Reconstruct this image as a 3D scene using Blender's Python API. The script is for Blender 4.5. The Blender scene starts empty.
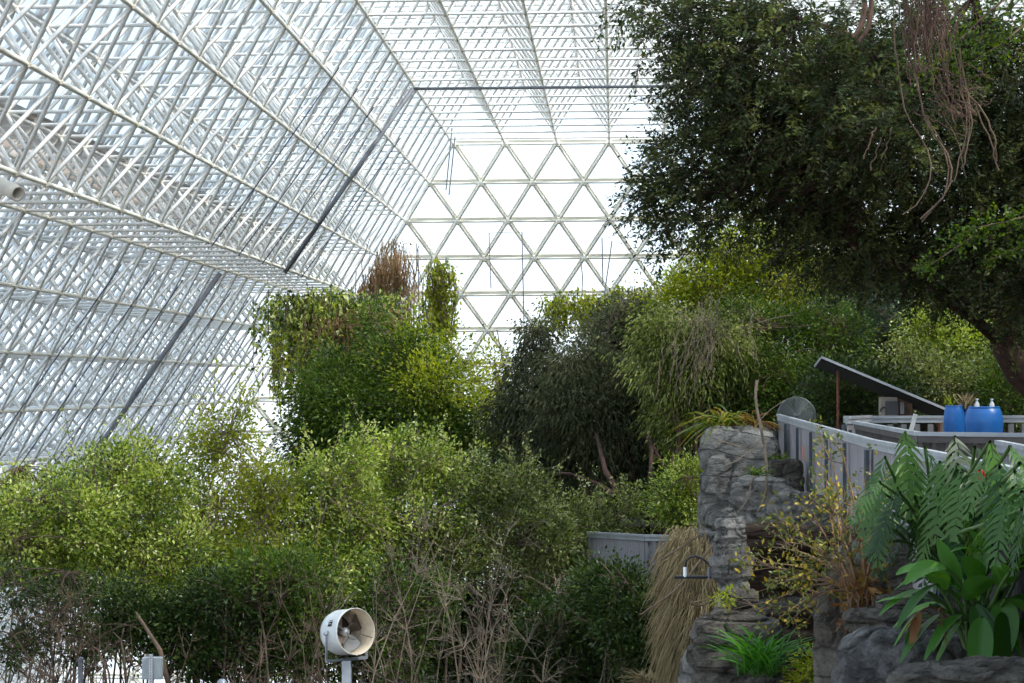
import bpy, math, numpy as np
from mathutils import Matrix, Vector
PI = math.pi
C = bpy.context.scene.collection
rng = np.random.default_rng(7)
R2 = 2 ** -.5

# ------------------------------------------------------------------ camera
CAM = np.array([0.0, 0.0, 8.0]); F_PX = 2225.75
YAW, PITCH, ROLL = .0462332, .0201120, -.0039823
cy, sy, cp, sp = math.cos(YAW), math.sin(YAW), math.cos(PITCH), math.sin(PITCH)
FW = np.array([-sy * cp, cy * cp, sp]); RT = np.array([cy, sy, 0.0]); UP = np.cross(RT, FW)
RT2 = math.cos(ROLL) * RT + math.sin(ROLL) * UP; UP2 = math.cos(ROLL) * UP - math.sin(ROLL) * RT
RT, UP = RT2, UP2
cd = bpy.data.cameras.new('camera'); cam = bpy.data.objects.new('camera', cd); C.objects.link(cam)
cd.lens = F_PX * 36 / 1024; cd.sensor_width = 36; cd.clip_start = .1; cd.clip_end = 500
cam.matrix_world = Matrix(((RT[0], UP[0], -FW[0], CAM[0]), (RT[1], UP[1], -FW[1], CAM[1]), (RT[2], UP[2], -FW[2], CAM[2]), (0, 0, 0, 1)))
bpy.context.scene.camera = cam

def W(px, py, d):
    """world point whose place in the photo was measured as (px, py), standing d metres down the hall"""
    v = RT * ((px - 512) / F_PX) + FW - UP * ((py - 341.5) / F_PX)
    return CAM + v * (d / v[1])
def M(d):            # metres per pixel at distance d
    return d / F_PX

# ------------------------------------------------------------------ materials
def new_mat(name):
    m = bpy.data.materials.new(name); m.use_nodes = True
    nt = m.node_tree; nt.nodes.clear()
    out = nt.nodes.new('ShaderNodeOutputMaterial')
    return m, nt, out
def ramp(nt, cols, pos=None):
    r = nt.nodes.new('ShaderNodeValToRGB'); e = r.color_ramp.elements
    n = len(cols); pos = pos or [i / (n - 1) for i in range(n)]
    while len(e) < n: e.new(.5)
    for i in range(n): e[i].position = pos[i]; e[i].color = (*cols[i], 1)
    return r
def plain(name, col, rough=.5, metal=0., nscale=6., namt=.12, bump=0.):
    m, nt, out = new_mat(name); N = nt.nodes; L = nt.links
    b = N.new('ShaderNodeBsdfPrincipled'); b.inputs['Roughness'].default_value = rough; b.inputs['Metallic'].default_value = metal
    g = N.new('ShaderNodeTexCoord'); n = N.new('ShaderNodeTexNoise'); n.inputs['Scale'].default_value = nscale; n.inputs['Detail'].default_value = 5
    L.new(g.outputs['Object'], n.inputs['Vector'])
    c = np.array(col)
    r = ramp(nt, [tuple(c * (1 - namt * 2)), tuple(c), tuple(np.minimum(c * (1 + namt), 1))], [.25, .5, .75])
    L.new(n.outputs['Fac'], r.inputs['Fac']); L.new(r.outputs['Color'], b.inputs['Base Color'])
    if bump:
        bp = N.new('ShaderNodeBump'); bp.inputs['Strength'].default_value = bump; bp.inputs['Distance'].default_value = .02
        L.new(n.outputs['Fac'], bp.inputs['Height']); L.new(bp.outputs['Normal'], b.inputs['Normal'])
    L.new(b.outputs['BSDF'], out.inputs['Surface']); return m
def leafmat(name, cols, trans=.35, rough=.45, spec=.35):
    m, nt, out = new_mat(name); N = nt.nodes; L = nt.links
    a = N.new('ShaderNodeAttribute'); a.attribute_name = 'var'
    r = ramp(nt, cols); L.new(a.outputs['Fac'], r.inputs['Fac'])
    b = N.new('ShaderNodeBsdfPrincipled'); b.inputs['Roughness'].default_value = rough
    b.inputs['Specular IOR Level'].default_value = spec
    t = N.new('ShaderNodeBsdfTranslucent'); mx = N.new('ShaderNodeMixShader'); mx.inputs[0].default_value = trans
    h = N.new('ShaderNodeHueSaturation'); h.inputs['Saturation'].default_value = 1.15; h.inputs['Value'].default_value = 1.6; h.inputs['Hue'].default_value = .485
    L.new(r.outputs['Color'], b.inputs['Base Color']); L.new(r.outputs['Color'], h.inputs['Color']); L.new(h.outputs['Color'], t.inputs['Color'])
    L.new(b.outputs['BSDF'], mx.inputs[1]); L.new(t.outputs['BSDF'], mx.inputs[2]); L.new(mx.outputs[0], out.inputs['Surface'])
    return m
def rockmat(name, c1, c2, c3, scale=2.5, strata=0., bump=.9):
    m, nt, out = new_mat(name); N = nt.nodes; L = nt.links
    g = N.new('ShaderNodeTexCoord'); mp = N.new('ShaderNodeMapping'); mp.inputs['Scale'].default_value = (1, 1, 1 + 3 * strata)
    L.new(g.outputs['Object'], mp.inputs['Vector'])
    n = N.new('ShaderNodeTexNoise'); n.inputs['Scale'].default_value = scale; n.inputs['Detail'].default_value = 10; n.inputs['Roughness'].default_value = .68
    L.new(mp.outputs[0], n.inputs['Vector'])
    v = N.new('ShaderNodeTexVoronoi'); v.feature = 'DISTANCE_TO_EDGE'; v.inputs['Scale'].default_value = scale * 1.1
    wn = N.new('ShaderNodeMixRGB'); wn.inputs[0].default_value = .25
    L.new(mp.outputs[0], wn.inputs[1]); L.new(n.outputs['Color'], wn.inputs[2]); L.new(wn.outputs[0], v.inputs['Vector'])
    cr = ramp(nt, [(0, 0, 0), (1, 1, 1)], [0, .05]); L.new(v.outputs['Distance'], cr.inputs['Fac'])
    r = ramp(nt, [c1, c2, c3], [.3, .52, .72]); L.new(n.outputs['Fac'], r.inputs['Fac'])
    mm = N.new('ShaderNodeMixRGB'); mm.blend_type = 'MULTIPLY'; mm.inputs[0].default_value = .3
    L.new(r.outputs['Color'], mm.inputs[1]); L.new(cr.outputs['Color'], mm.inputs[2])
    n2 = N.new('ShaderNodeTexNoise'); n2.inputs['Scale'].default_value = scale * 9; n2.inputs['Detail'].default_value = 6; L.new(g.outputs['Object'], n2.inputs['Vector'])
    ad = N.new('ShaderNodeMath'); ad.operation = 'MULTIPLY_ADD'; ad.inputs[1].default_value = .6; L.new(n2.outputs['Fac'], ad.inputs[0]); L.new(n.outputs['Fac'], ad.inputs[2])
    ad2 = N.new('ShaderNodeMath'); ad2.operation = 'MULTIPLY_ADD'; ad2.inputs[1].default_value = .3; L.new(cr.outputs['Color'], ad2.inputs[0]); L.new(ad.outputs[0], ad2.inputs[2])
    bp = N.new('ShaderNodeBump'); bp.inputs['Strength'].default_value = bump; bp.inputs['Distance'].default_value = .2
    L.new(ad2.outputs[0], bp.inputs['Height'])
    b = N.new('ShaderNodeBsdfPrincipled'); b.inputs['Roughness'].default_value = .88; b.inputs['Specular IOR Level'].default_value = .2
    L.new(mm.outputs[0], b.inputs['Base Color']); L.new(bp.outputs['Normal'], b.inputs['Normal']); L.new(b.outputs[0], out.inputs['Surface'])
    return m
def glassmat(name, haze, col=(.95, .97, 1.)):
    m, nt, out = new_mat(name); N = nt.nodes; L = nt.links
    t = N.new('ShaderNodeBsdfTransparent'); t.inputs['Color'].default_value = (.93, .97, 1, 1)
    d = N.new('ShaderNodeBsdfTranslucent'); d.inputs['Color'].default_value = (*col, 1)
    gl = N.new('ShaderNodeBsdfGlossy'); gl.inputs['Roughness'].default_value = .08
    n = N.new('ShaderNodeTexNoise'); n.inputs['Scale'].default_value = .6; n.inputs['Detail'].default_value = 4
    g = N.new('ShaderNodeTexCoord'); L.new(g.outputs['Object'], n.inputs['Vector'])
    mr = N.new('ShaderNodeMapRange'); mr.inputs['From Min'].default_value = .3; mr.inputs['From Max'].default_value = .7
    mr.inputs['To Min'].default_value = haze * .7; mr.inputs['To Max'].default_value = haze * 1.3
    L.new(n.outputs['Fac'], mr.inputs['Value'])
    m1 = N.new('ShaderNodeMixShader'); L.new(mr.outputs[0], m1.inputs[0]); L.new(t.outputs[0], m1.inputs[1]); L.new(d.outputs[0], m1.inputs[2])
    m2 = N.new('ShaderNodeMixShader'); m2.inputs[0].default_value = .04; L.new(m1.outputs[0], m2.inputs[1]); L.new(gl.outputs[0], m2.inputs[2])
    L.new(m2.outputs[0], out.inputs['Surface']); return m

STEEL = plain('white painted steel', (.87, .855, .83), .38, 0, 2., .07)
CHORD = plain('cream lit white steel', (.93, .89, .78), .35, 0, 2., .06)  # white steel with the cream tint of the light put into the colour
HUB = plain('weathered steel hub', (.78, .72, .62), .5, 0, 9., .25)
MULL = plain('pale glazing bar', (.84, .85, .86), .4, 0, 1., .05)
GLASS = glassmat('dusty glass', .14)
GLASS_END = glassmat('frosted glass', .45, (1, 1, 1))
GLASS_ROOF = glassmat('hazy roof glass', .38, (1, .98, .94))
LEDGE = rockmat('dusty brown ledge', (.16, .13, .10), (.25, .21, .17), (.36, .32, .27), .8, 0, .2)
DARKPIPE = plain('dark grey pipe', (.17, .18, .21), .5, 0, 3., .2)
CABLE = plain('navy cable', (.06, .075, .14), .5)
SOIL = rockmat('dark soil', (.02, .014, .009), (.045, .032, .02), (.08, .06, .04), 3., 0, .6)
ROCK = rockmat('grey rock', (.08, .075, .07), (.25, .24, .225), (.48, .46, .43), 1.6, .6)
ROCKF = rockmat('dark grey rock', (.06, .058, .058), (.14, .137, .137), (.30, .295, .295), 1.9, .4)
ROCKW = rockmat('warm grey rock', (.06, .052, .045), (.135, .12, .105), (.24, .215, .19), 1.8, .9)
ROCKD = rockmat('dark layered rock', (.035, .022, .015), (.085, .055, .04), (.16, .115, .085), 1.4, 3.)
BARK = plain('grey brown bark', (.13, .095, .07), .9, 0, 8., .4, .5)
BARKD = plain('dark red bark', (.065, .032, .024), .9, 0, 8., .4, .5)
TWIG = plain('pale brown twig', (.15, .10, .07), .85, 0, 5., .35)
TWIGP = plain('pale grey twig', (.25, .195, .14), .85, 0, 5., .3)
STRAW = leafmat('dry straw', [(.16, .12, .06), (.28, .22, .12), (.42, .34, .20)], .2, .7, .1)
RUST = plain('rusty brown', (.19, .07, .04), .8, 0, 20., .4)

# ------------------------------------------------------------------ mesh helpers
def tag(o, label=None, cat=None, group=None, kind=None):
    if label: o['label'] = label
    if cat: o['category'] = cat
    if group: o['group'] = group
    if kind: o['kind'] = kind
    return o
def empty(name, loc=(0, 0, 0)):
    o = bpy.data.objects.new(name, None); C.objects.link(o); o.location = [float(a) for a in loc]
    o.empty_display_size = .2; return o
def thing(name, label, cat, loc, group=None, kind=None):
    return tag(empty(name, loc), label, cat, group, kind)
def link(name, me, mat, parent=None):
    o = bpy.data.objects.new(name, me); C.objects.link(o)
    if mat is not None: me.materials.append(mat)
    if parent is not None:
        o.parent = parent
        off = parent.location.copy(); q = parent
        while q.parent: q = q.parent; off += q.location
        # vertices were given in world space
        n = len(me.vertices); co = np.empty(n * 3, np.float32); me.vertices.foreach_get('co', co)
        co = co.reshape(-1, 3) - np.array(off, np.float32); me.vertices.foreach_set('co', co.ravel()); me.update()
    return o
def mesh(name, v, f, mat, parent=None, var=None, smooth=False):
    """v (n,3); f: array (m,k) or list of arrays of differing k"""
    fs = f if isinstance(f, list) else [f]
    fs = [np.asarray(a, np.int32) for a in fs if len(a)]
    v = np.asarray(v, np.float32)
    me = bpy.data.meshes.new(name)
    me.vertices.add(len(v)); me.vertices.foreach_set('co', v.ravel())
    tot = sum(a.size for a in fs); nf = sum(len(a) for a in fs)
    me.loops.add(tot); me.loops.foreach_set('vertex_index', np.concatenate([a.ravel() for a in fs]))
    me.polygons.add(nf)
    cnt = np.concatenate([np.full(len(a), a.shape[1], np.int32) for a in fs])
    st = np.concatenate([[0], np.cumsum(cnt)[:-1]]).astype(np.int32)
    me.polygons.foreach_set('loop_start', st)
    if var is not None:
        at = me.attributes.new('var', 'FLOAT', 'FACE'); at.data.foreach_set('value', np.asarray(var, np.float32))
    me.update(calc_edges=True)
    if smooth: me.polygons.foreach_set('use_smooth', np.ones(nf, bool))
    else: me.polygons.foreach_set('use_smooth', np.zeros(nf, bool))
    return link(name, me, mat, parent)
class MB:
    def __init__(s): s.v = []; s.q = {}; s.n = 0
    def add(s, v, f):
        v = np.asarray(v, float)
        for a in f: s.q.setdefault(len(a), []).append([i + s.n for i in a])
        s.v.append(v); s.n += len(v)
    def addarr(s, v, f):
        s.q.setdefault(f.shape[1], []).extend((f + s.n).tolist()); s.v.append(v); s.n += len(v)
    def box(s, c, d, ax=None):
        c = np.array(c, float); d = np.array(d, float) / 2
        A = np.eye(3) if ax is None else np.array(ax, float)
        v = [c + A.T @ (d * np.array([a, b, e])) for a in (-1, 1) for b in (-1, 1) for e in (-1, 1)]
        s.add(v, [(0, 1, 3, 2), (4, 6, 7, 5), (0, 4, 5, 1), (2, 3, 7, 6), (0, 2, 6, 4), (1, 5, 7, 3)])
    def bar(s, a, b, w, h, up=(0, 0, 1)):
        a = np.array(a, float); b = np.array(b, float); x = b - a; L = np.linalg.norm(x); x /= L
        y = np.cross(up, x); y /= np.linalg.norm(y); z = np.cross(x, y)
        s.box((a + b) / 2, (L, w, h), (x, y, z))
    def tube(s, pts, r, n=8, caps=True):
        pts = np.array(pts, float); r = np.full(len(pts), r) if np.isscalar(r) else np.array(r)
        v, f = tubes(pts[None], r[None], n)
        s.addarr(v, f)
        if caps:
            k = s.n - len(v)
            s.q.setdefault(n, []).append([k + i for i in range(n)][::-1]); s.q[n].append([k + len(v) - n + i for i in range(n)])
    def lathe(s, prof, c, ax, n=24):
        ax = np.array(ax, float); ax /= np.linalg.norm(ax)
        t = np.array([0, 0, 1.]) if abs(ax[2]) < .9 else np.array([1., 0, 0])
        x = np.cross(t, ax); x /= np.linalg.norm(x); y = np.cross(ax, x); c = np.array(c, float)
        a = np.linspace(0, 2 * PI, n, endpoint=False)
        v = np.concatenate([c + ax * h + r * (np.cos(a)[:, None] * x + np.sin(a)[:, None] * y) for r, h in prof])
        f = []
        for i in range(len(prof) - 1):
            for j in range(n): f.append((i * n + j, i * n + (j + 1) % n, (i + 1) * n + (j + 1) % n, (i + 1) * n + j))
        s.add(v, f)
    def build(s, name, mat, parent=None, smooth=False):
        return mesh(name, np.concatenate(s.v), [np.array(q) for q in s.q.values()], mat, parent, None, smooth)
def tubes(P, r, S=5):
    """P (N,K,3) paths, r (N,K) radii -> verts, quads"""
    P = np.asarray(P, float); N, K, _ = P.shape
    T = np.gradient(P, axis=1); T /= np.linalg.norm(T, axis=2, keepdims=True) + 1e-9
    m = P[:, -1] - P[:, 0]; m /= np.linalg.norm(m, axis=1, keepdims=True) + 1e-9
    ref = np.where(np.abs(m[:, 2:3]) > .8, np.array([[1., 0, 0]]), np.array([[0, 0, 1.]]))[:, None, :]
    X = np.cross(ref, T); X /= np.linalg.norm(X, axis=2, keepdims=True) + 1e-9
    Y = np.cross(T, X)
    a = np.linspace(0, 2 * PI, S, endpoint=False)
    v = P[:, :, None, :] + r[:, :, None, None] * (np.cos(a)[None, None, :, None] * X[:, :, None, :] + np.sin(a)[None, None, :, None] * Y[:, :, None, :])
    idx = np.arange(N * K * S).reshape(N, K, S)
    q = np.stack([idx[:, :-1, :], np.roll(idx[:, :-1, :], -1, 2), np.roll(idx[:, 1:, :], -1, 2), idx[:, 1:, :]], -1).reshape(-1, 4)
    return v.reshape(-1, 3), q
def tubes_obj(name, P, r, mat, parent, S=5):
    v, q = tubes(P, r, S); N_ = len(P); vr = np.random.default_rng(N_).uniform(.1, 1, N_)
    return mesh(name, v, q, mat, parent, np.repeat(vr, len(q) // N_), True)
def unit(a): return a / (np.linalg.norm(a, axis=-1, keepdims=True) + 1e-9)

def noise3(p, seed=0):
    """value noise in [-1,1], p (n,3)"""
    i = np.floor(p).astype(np.int64); f = p - i; f = f * f * (3 - 2 * f); o = 0
    for dx in (0, 1):
        for dy in (0, 1):
            for dz in (0, 1):
                h = ((i[:, 0] + dx) * 374761393 + (i[:, 1] + dy) * 668265263 + (i[:, 2] + dz) * 2147483647 + seed * 1274126177) & 0xffffffff
                h = ((h ^ (h >> 13)) * 1274126177) & 0xffffffff; h = (h ^ (h >> 16)) & 0xffff
                o = o + (h / 32767.5 - 1) * (f[:, 0] if dx else 1 - f[:, 0]) * (f[:, 1] if dy else 1 - f[:, 1]) * (f[:, 2] if dz else 1 - f[:, 2])
    return o
def fbm(p, seed=0, oct=4):
    return sum(noise3(p * 2 ** k + 17.3 * k, seed + k) * .5 ** k for k in range(oct))

# ------------------------------------------------------------------ world and sun
world = bpy.data.worlds.new('sky'); bpy.context.scene.world = world; world.use_nodes = True
nt = world.node_tree; nt.nodes.clear(); N = nt.nodes; L = nt.links
wo = N.new('ShaderNodeOutputWorld'); bg = N.new('ShaderNodeBackground')
tc = N.new('ShaderNodeTexCoord'); sx = N.new('ShaderNodeSeparateXYZ'); L.new(tc.outputs['Generated'], sx.inputs[0])
mr = N.new('ShaderNodeMapRange'); mr.inputs['From Min'].default_value = -.3; mr.inputs['From Max'].default_value = 1; L.new(sx.outputs['Z'], mr.inputs[0])
sky = ramp(nt, [(.95, .93, .9), (1.15, 1.18, 1.2), (.80, .98, 1.12), (.45, .74, 1.0), (.36, .66, 1.0)], [0, .23, .30, .48, 1])
L.new(mr.outputs[0], sky.inputs[0])
cn = N.new('ShaderNodeTexNoise'); cn.inputs['Scale'].default_value = 2.2; cn.inputs['Detail'].default_value = 6; L.new(tc.outputs['Generated'], cn.inputs['Vector'])
cr = ramp(nt, [(0, 0, 0), (1, 1, 1)], [.42, .66]); L.new(cn.outputs['Fac'], cr.inputs[0])
mxx = N.new('ShaderNodeMixRGB'); L.new(cr.outputs[0], mxx.inputs[0]); L.new(sky.outputs[0], mxx.inputs[1]); mxx.inputs[2].default_value = (.95, 1.02, 1.1, 1)
L.new(mxx.outputs[0], bg.inputs['Color']); bg.inputs['Strength'].default_value = 1.15; L.new(bg.outputs[0], wo.inputs[0])
sl = bpy.data.lights.new('sun', 'SUN'); sl.energy = 5.6; sl.angle = math.radians(3); sl.color = (1, .95, .86)
so = bpy.data.objects.new('sun', sl); C.objects.link(so)
SUND = Vector((.72, -.34, .80)).normalized()      # towards the sun
so.rotation_euler = SUND.to_track_quat('Z', 'Y').to_euler(); so.location = (10, 30, 40)
vs = bpy.context.scene.view_settings; vs.view_transform = 'Standard'; vs.look = 'None'; vs.exposure = .36; vs.gamma = 1
vs.use_curve_mapping = False
cyc = bpy.context.scene.cycles; cyc.max_bounces = 8; cyc.diffuse_bounces = 4; cyc.transparent_max_bounces = 12; cyc.caustics_reflective = False; cyc.caustics_refractive = False

# ------------------------------------------------------------------ space frame hall
U = 1.5                                            # strut length of the space frame
O = np.array([-4.6425, 64.062, 8 + 4.66311 * U])    # top left far corner of the flat roof
def LP(x, y, k, off=(0, 0, 0)): return O + U * np.array([x + off[0], y + off[1], -k * R2 + off[2]])
YN, XR, KB = -33, 15, 17
nodes = {}
def put(x, y, k, s, lay):
    nodes.setdefault((round(2 * x), round(2 * y), k), []).append((s, lay))
def yrange(k, hi):
    y = hi
    while y >= YN: yield y; y -= 1
for x in range(0, XR + 1):
    for y in yrange(0, 0): put(x, y, 0, 'ceiling', 'in')
for i in range(0, XR + 1):
    for y in yrange(-1, -2.5): put(i - .5, y, -1, 'ceiling', 'out')
for k in range(0, 5):
    for y in yrange(k, k / 2): put(-k / 2, y, k, 'upper', 'in')
for k in range(-1, 4):
    for y in yrange(k, k / 2 - 2): put(-k / 2 - 1, y, k, 'upper', 'out')
for y in yrange(4, 2): put(-2, y, 4, 'step', 'in'); put(-3, y, 4, 'step', 'in')
for y in yrange(3, -.5): put(-2.5, y, 3, 'step', 'out'); put(-3.5, y, 3, 'step', 'out')
for k in range(4, KB + 1):
    for y in yrange(k, k / 2): put(-1 - k / 2, y, k, 'left', 'in')
for k in range(3, KB + 1):
    for y in yrange(k, k / 2 - 2): put(-2 - k / 2, y, k, 'left', 'out')
for k in range(0, KB + 1):
    x = -k / 2 if k <= 4 else -1 - k / 2
    while x <= XR: put(x, k / 2, k, 'back', 'in'); x += 1
NB = [(2, 0, 0), (0, 2, 0)] + [(a, b, 1) for a in (-1, 1) for b in (-1, 1)]
edges = {}
order = ['back', 'ceiling', 'upper', 'step', 'left']
for key, tg in nodes.items():
    for d in NB:
        k2 = (key[0] + d[0], key[1] + d[1], key[2] + d[2])
        if k2 not in nodes: continue
        t2 = nodes[k2]; done = None
        for s in order:
            a = [l for (q, l) in tg if q == s]; b = [l for (q, l) in t2 if q == s]
            if a and b:
                lay = a[0] if a[0] == b[0] else 'web'
                done = (s, 'chord' if (lay == 'in' and d == (0, 2, 0) and s != 'back') else lay); break
        if done is None:
            ib = any(q == 'back' for q, _ in tg) or any(q == 'back' for q, _ in t2)
            if ib: continue
            done = (tg[0][0], 'web')
        edges.setdefault(done, []).append((key, k2))
def npos(a): return LP(a[0] / 2, a[1] / 2, a[2])
frames = {}
FN = {'ceiling': 'ceiling', 'upper': 'wall_left_upper', 'step': 'ceiling_left_step', 'left': 'wall_left', 'back': 'wall_back'}
for s in order: frames[s] = tag(empty(FN[s], LP(0, 0, 0)), kind='structure')
lab = {'in': ('inner_frame', .031), 'out': ('outer_frame', .033), 'web': ('web_brace', .029)}
for (s, lay), el in edges.items():
    if lay == 'chord': continue
    nm, r = lab[lay]
    if s == 'back': nm, r = 'triangle_frame', .04
    A = np.array([npos(a) for a, b in el]); B = np.array([npos(b) for a, b in el])
    tubes_obj(nm, np.stack([A, B], 1), np.full((len(A), 2), r), STEEL if s != 'back' else CHORD, frames[s], 6)
for s in order[1:]:
    rows = {}
    for (a, b) in edges[(s, 'chord')]: rows.setdefault((a[0], a[2]), []).append((a, b))
    for key, el in rows.items():
        A = np.array([npos(a) for a, b in el]); B = np.array([npos(b) for a, b in el])
        tubes_obj('long_chord', np.stack([A, B], 1), np.full((len(A), 2), .038), CHORD, frames[s], 6)
# hubs
ico = []
def blobs_mesh(P, r, n=6):
    prof = [(0.01, -1), (.75, -.66), (1, 0), (.75, .66), (.01, 1)]
    a = np.linspace(0, 2 * PI, n, endpoint=False)
    base = np.concatenate([np.stack([q * np.cos(a), q * np.sin(a), np.full(n, h)], 1) for q, h in prof]) * r
    f = []
    for i in range(4):
        for j in range(n): f.append((i * n + j, i * n + (j + 1) % n, (i + 1) * n + (j + 1) % n, (i + 1) * n + j))
    f = np.array(f); v = (P[:, None, :] + base[None]).reshape(-1, 3)
    return v, (f[None] + (np.arange(len(P)) * len(base))[:, None, None]).reshape(-1, 4)
for s in order:
    P = np.array([npos(k) for k, t in nodes.items() if t[0][0] == s and t[0][1] == 'in'])
    if s == 'back': P = np.array([npos(k) for k, t in nodes.items() if any(q[0] == 'back' for q in t)])
    v, f = blobs_mesh(P, .06 if s != 'back' else .11); mesh('hub', v, f, CHORD if s == 'back' else HUB, frames[s])
    if s != 'back':
        P = np.array([npos(k) for k, t in nodes.items() if t[0][0] == s and t[0][1] == 'out'])
        v, f = blobs_mesh(P, .07); mesh('outer_hub', v, f, HUB, frames[s])
# glazing and glazing bars
def quad_obj(name, pts, mat, par): mesh(name, pts, np.array([[0, 1, 2, 3]]), mat, par)
def bars(el, off, w, h, up):
    mb = MB()
    for a, b in el:
        mb.bar(npos(a) + off, npos(b) + off, w, h, up)
    return mb
nslope = np.array([-math.sin(math.radians(54.7356)), 0, math.cos(math.radians(54.7356))])
nend = np.array([0, math.sin(math.radians(54.7356)), math.cos(math.radians(54.7356))])
g = .16
up_ = np.array([0, 0, 1.])
bars(edges[('ceiling', 'out')], up_ * g, .14, .05, up_).build('glazing_bar', MULL, frames['ceiling'])
bars(edges[('upper', 'out')], nslope * g, .13, .05, nslope).build('glazing_bar', MULL, frames['upper'])
bars(edges[('left', 'out')], nslope * g, .12, .05, nslope).build('glazing_bar', MULL, frames['left'])
bars(edges[('back', 'in')], nend * .17, .10, .05, nend).build('glazing_bar', CHORD, frames['back'])
def PL(x, y, k, n, d): return LP(x, y, k) + n * d
y0 = YN
quad_obj('glazing', [PL(-.5, y0, -1, up_, g + .04), PL(XR, y0, -1, up_, g + .04), PL(XR, -.5, -1, up_, g + .04), PL(-.5, -.5, -1, up_, g + .04)], GLASS_ROOF, frames['ceiling'])
quad_obj('glazing', [PL(-.5, y0, -1, nslope, g + .04), PL(-.5, -.5, -1, nslope, g + .04), PL(-2.5, 1.5, 3, nslope, g + .04), PL(-2.5, y0, 3, nslope, g + .04)], GLASS, frames['upper'])
quad_obj('glazing', [PL(-3.5, y0, 3, nslope, g + .04), PL(-3.5, 1.5, 3, nslope, g + .04), PL(-2 - KB / 2, KB / 2, KB, nslope, g + .04), PL(-2 - KB / 2, y0, KB, nslope, g + .04)], GLASS, frames['left'])
quad_obj('glazing', [PL(-12, 0, 0, nend, .21), PL(XR, 0, 0, nend, .21), PL(XR, KB / 2, KB, nend, .21), PL(-12, KB / 2, KB, nend, .21)], GLASS_END, frames['back'])
quad_obj('end_glazing', [PL(-.5, -.5, -1, up_, .2), PL(XR, -.5, -1, up_, .2), PL(XR, 0, 0, nend, .21), PL(-.5, 0, 0, nend, .21)], GLASS_END, frames['ceiling'])
mb = MB(); a = PL(-2.45, y0, 3, up_, .12); b = PL(-3.6, 0.8, 3, up_, .12)
mb.box((a + b) / 2, (abs(b[0] - a[0]), abs(b[1] - a[1]), .06)); mb.build('ledge_cover', glassmat('dirty ledge panel', .93, (.50, .45, .41)), frames['step'])

# dark grey pipe that crosses roof and slopes, plus its lighter brace and the navy cables
def path_on(j, pts, off=.08): return [LP(x, j, k) + np.array([0, 0, -off]) for x, k in pts]
j = -8.55
mb = MB(); mb.tube(path_on(j, [(XR, 0), (0, 0)], .10), .035, 8); mb.tube(path_on(j, [(0, 0), (-2, 4)], .10), .055, 8)
tag(mb.build('trim_1', DARKPIPE, None, True), kind='structure')
mb = MB(); mb.tube(path_on(j, [(-3, 4), (-1 - KB / 2, KB)], .10), .06, 8)
tag(mb.build('trim_2', DARKPIPE, None, True), kind='structure')
cabs = [(q, -3.15, 4.3, -1 - KB / 2, KB) for q in (-15.1, -13.1, -11.1, -7.1, -5.1)] + [(q, -.4, .8, -2, 4) for q in (-15, -13, -11, -7)]
for n_, (j, xa, ka, xb, kb) in enumerate(cabs):
    mb = MB(); a = LP(xa, j + .15, ka) + np.array([.06, 0, -.1]); b = LP(xb, j, kb) + np.array([.06, 0, -.1])
    mb.tube([a, (a + b) / 2 + np.array([0, 0, -.05]), b], .013, 5); tag(mb.build('trim_%d' % (n_ + 3), CABLE), kind='structure')

# floor, bank, rear walls (the service end of the hall behind the photographer and the rock face to the right)
def ss(t): t = np.clip(t, 0, 1); return t * t * (3 - 2 * t)
def hgt(x, y):
    a = 6.15 * ss((x - .2) / 1.9) * ss((38.5 - y) / 3)
    b = 4.2 * ss((x + 1.6) / 3) * ss((y - 34) / 4)
    c = 6.2 * ss((x - 3.) / 7) * ss((y - 40) / 10) + 1.6 * ss((x - 4) / 3) * ss((y - 34) / 4)
    return np.maximum(a, b + c) - 3.3 * ss((-5.5 - x) / 4)
nx, ny = 120, 150
X, Y = np.meshgrid(np.linspace(-19, 24, nx), np.linspace(-6, 76, ny)); P = np.stack([X.ravel(), Y.ravel(), 0 * X.ravel()], 1)
Z = hgt(P[:, 0], P[:, 1]) + .12 * fbm(P * .8, 3) * np.minimum(1, hgt(P[:, 0], P[:, 1]) + .3)
P[:, 2] = Z; I = np.arange(nx * ny).reshape(ny, nx)
mesh('floor', P, np.stack([I[:-1, :-1], I[:-1, 1:], I[1:, 1:], I[1:, :-1]], -1).reshape(-1, 4), SOIL, None, None, True)['kind'] = 'structure'
mb = MB(); mb.box((18.6, 32, 8), (.6, 78, 16)); tag(mb.build('wall_right', SOIL), kind='structure')

# ------------------------------------------------------------------ plants
def leaf_mesh(name, P, D, size, aspect, mat, parent, rs, up=.9, var=None, fold=.18, droop=0.):
    """P leaf bases, D directions of growth; each leaf is a folded blade"""
    n = len(P)
    D = unit(D); nrm = rs.normal(size=(n, 3)) * .7 + np.array([0, 0, up]); side = unit(np.cross(D, nrm)); nn = unit(np.cross(side, D))
    Lg = size * rs.uniform(.65, 1.3, n)[:, None]; Wd = Lg * aspect * .5
    tip = P + D * Lg + np.array([0, 0, -1.]) * Lg * droop
    mid = P + D * Lg * .45
    v = np.stack([P, mid + side * Wd + nn * Wd * fold, tip, mid - side * Wd + nn * Wd * fold], 1).reshape(-1, 3)
    b = np.arange(n)[:, None] * 4
    f = np.concatenate([b + np.array([[0, 1, 2]]), b + np.array([[0, 2, 3]])], 1).reshape(-1, 3)
    if var is None: var = rs.uniform(0, 1, n)
    return mesh(name, v, f, mat, parent, np.repeat(var, 2))

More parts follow.
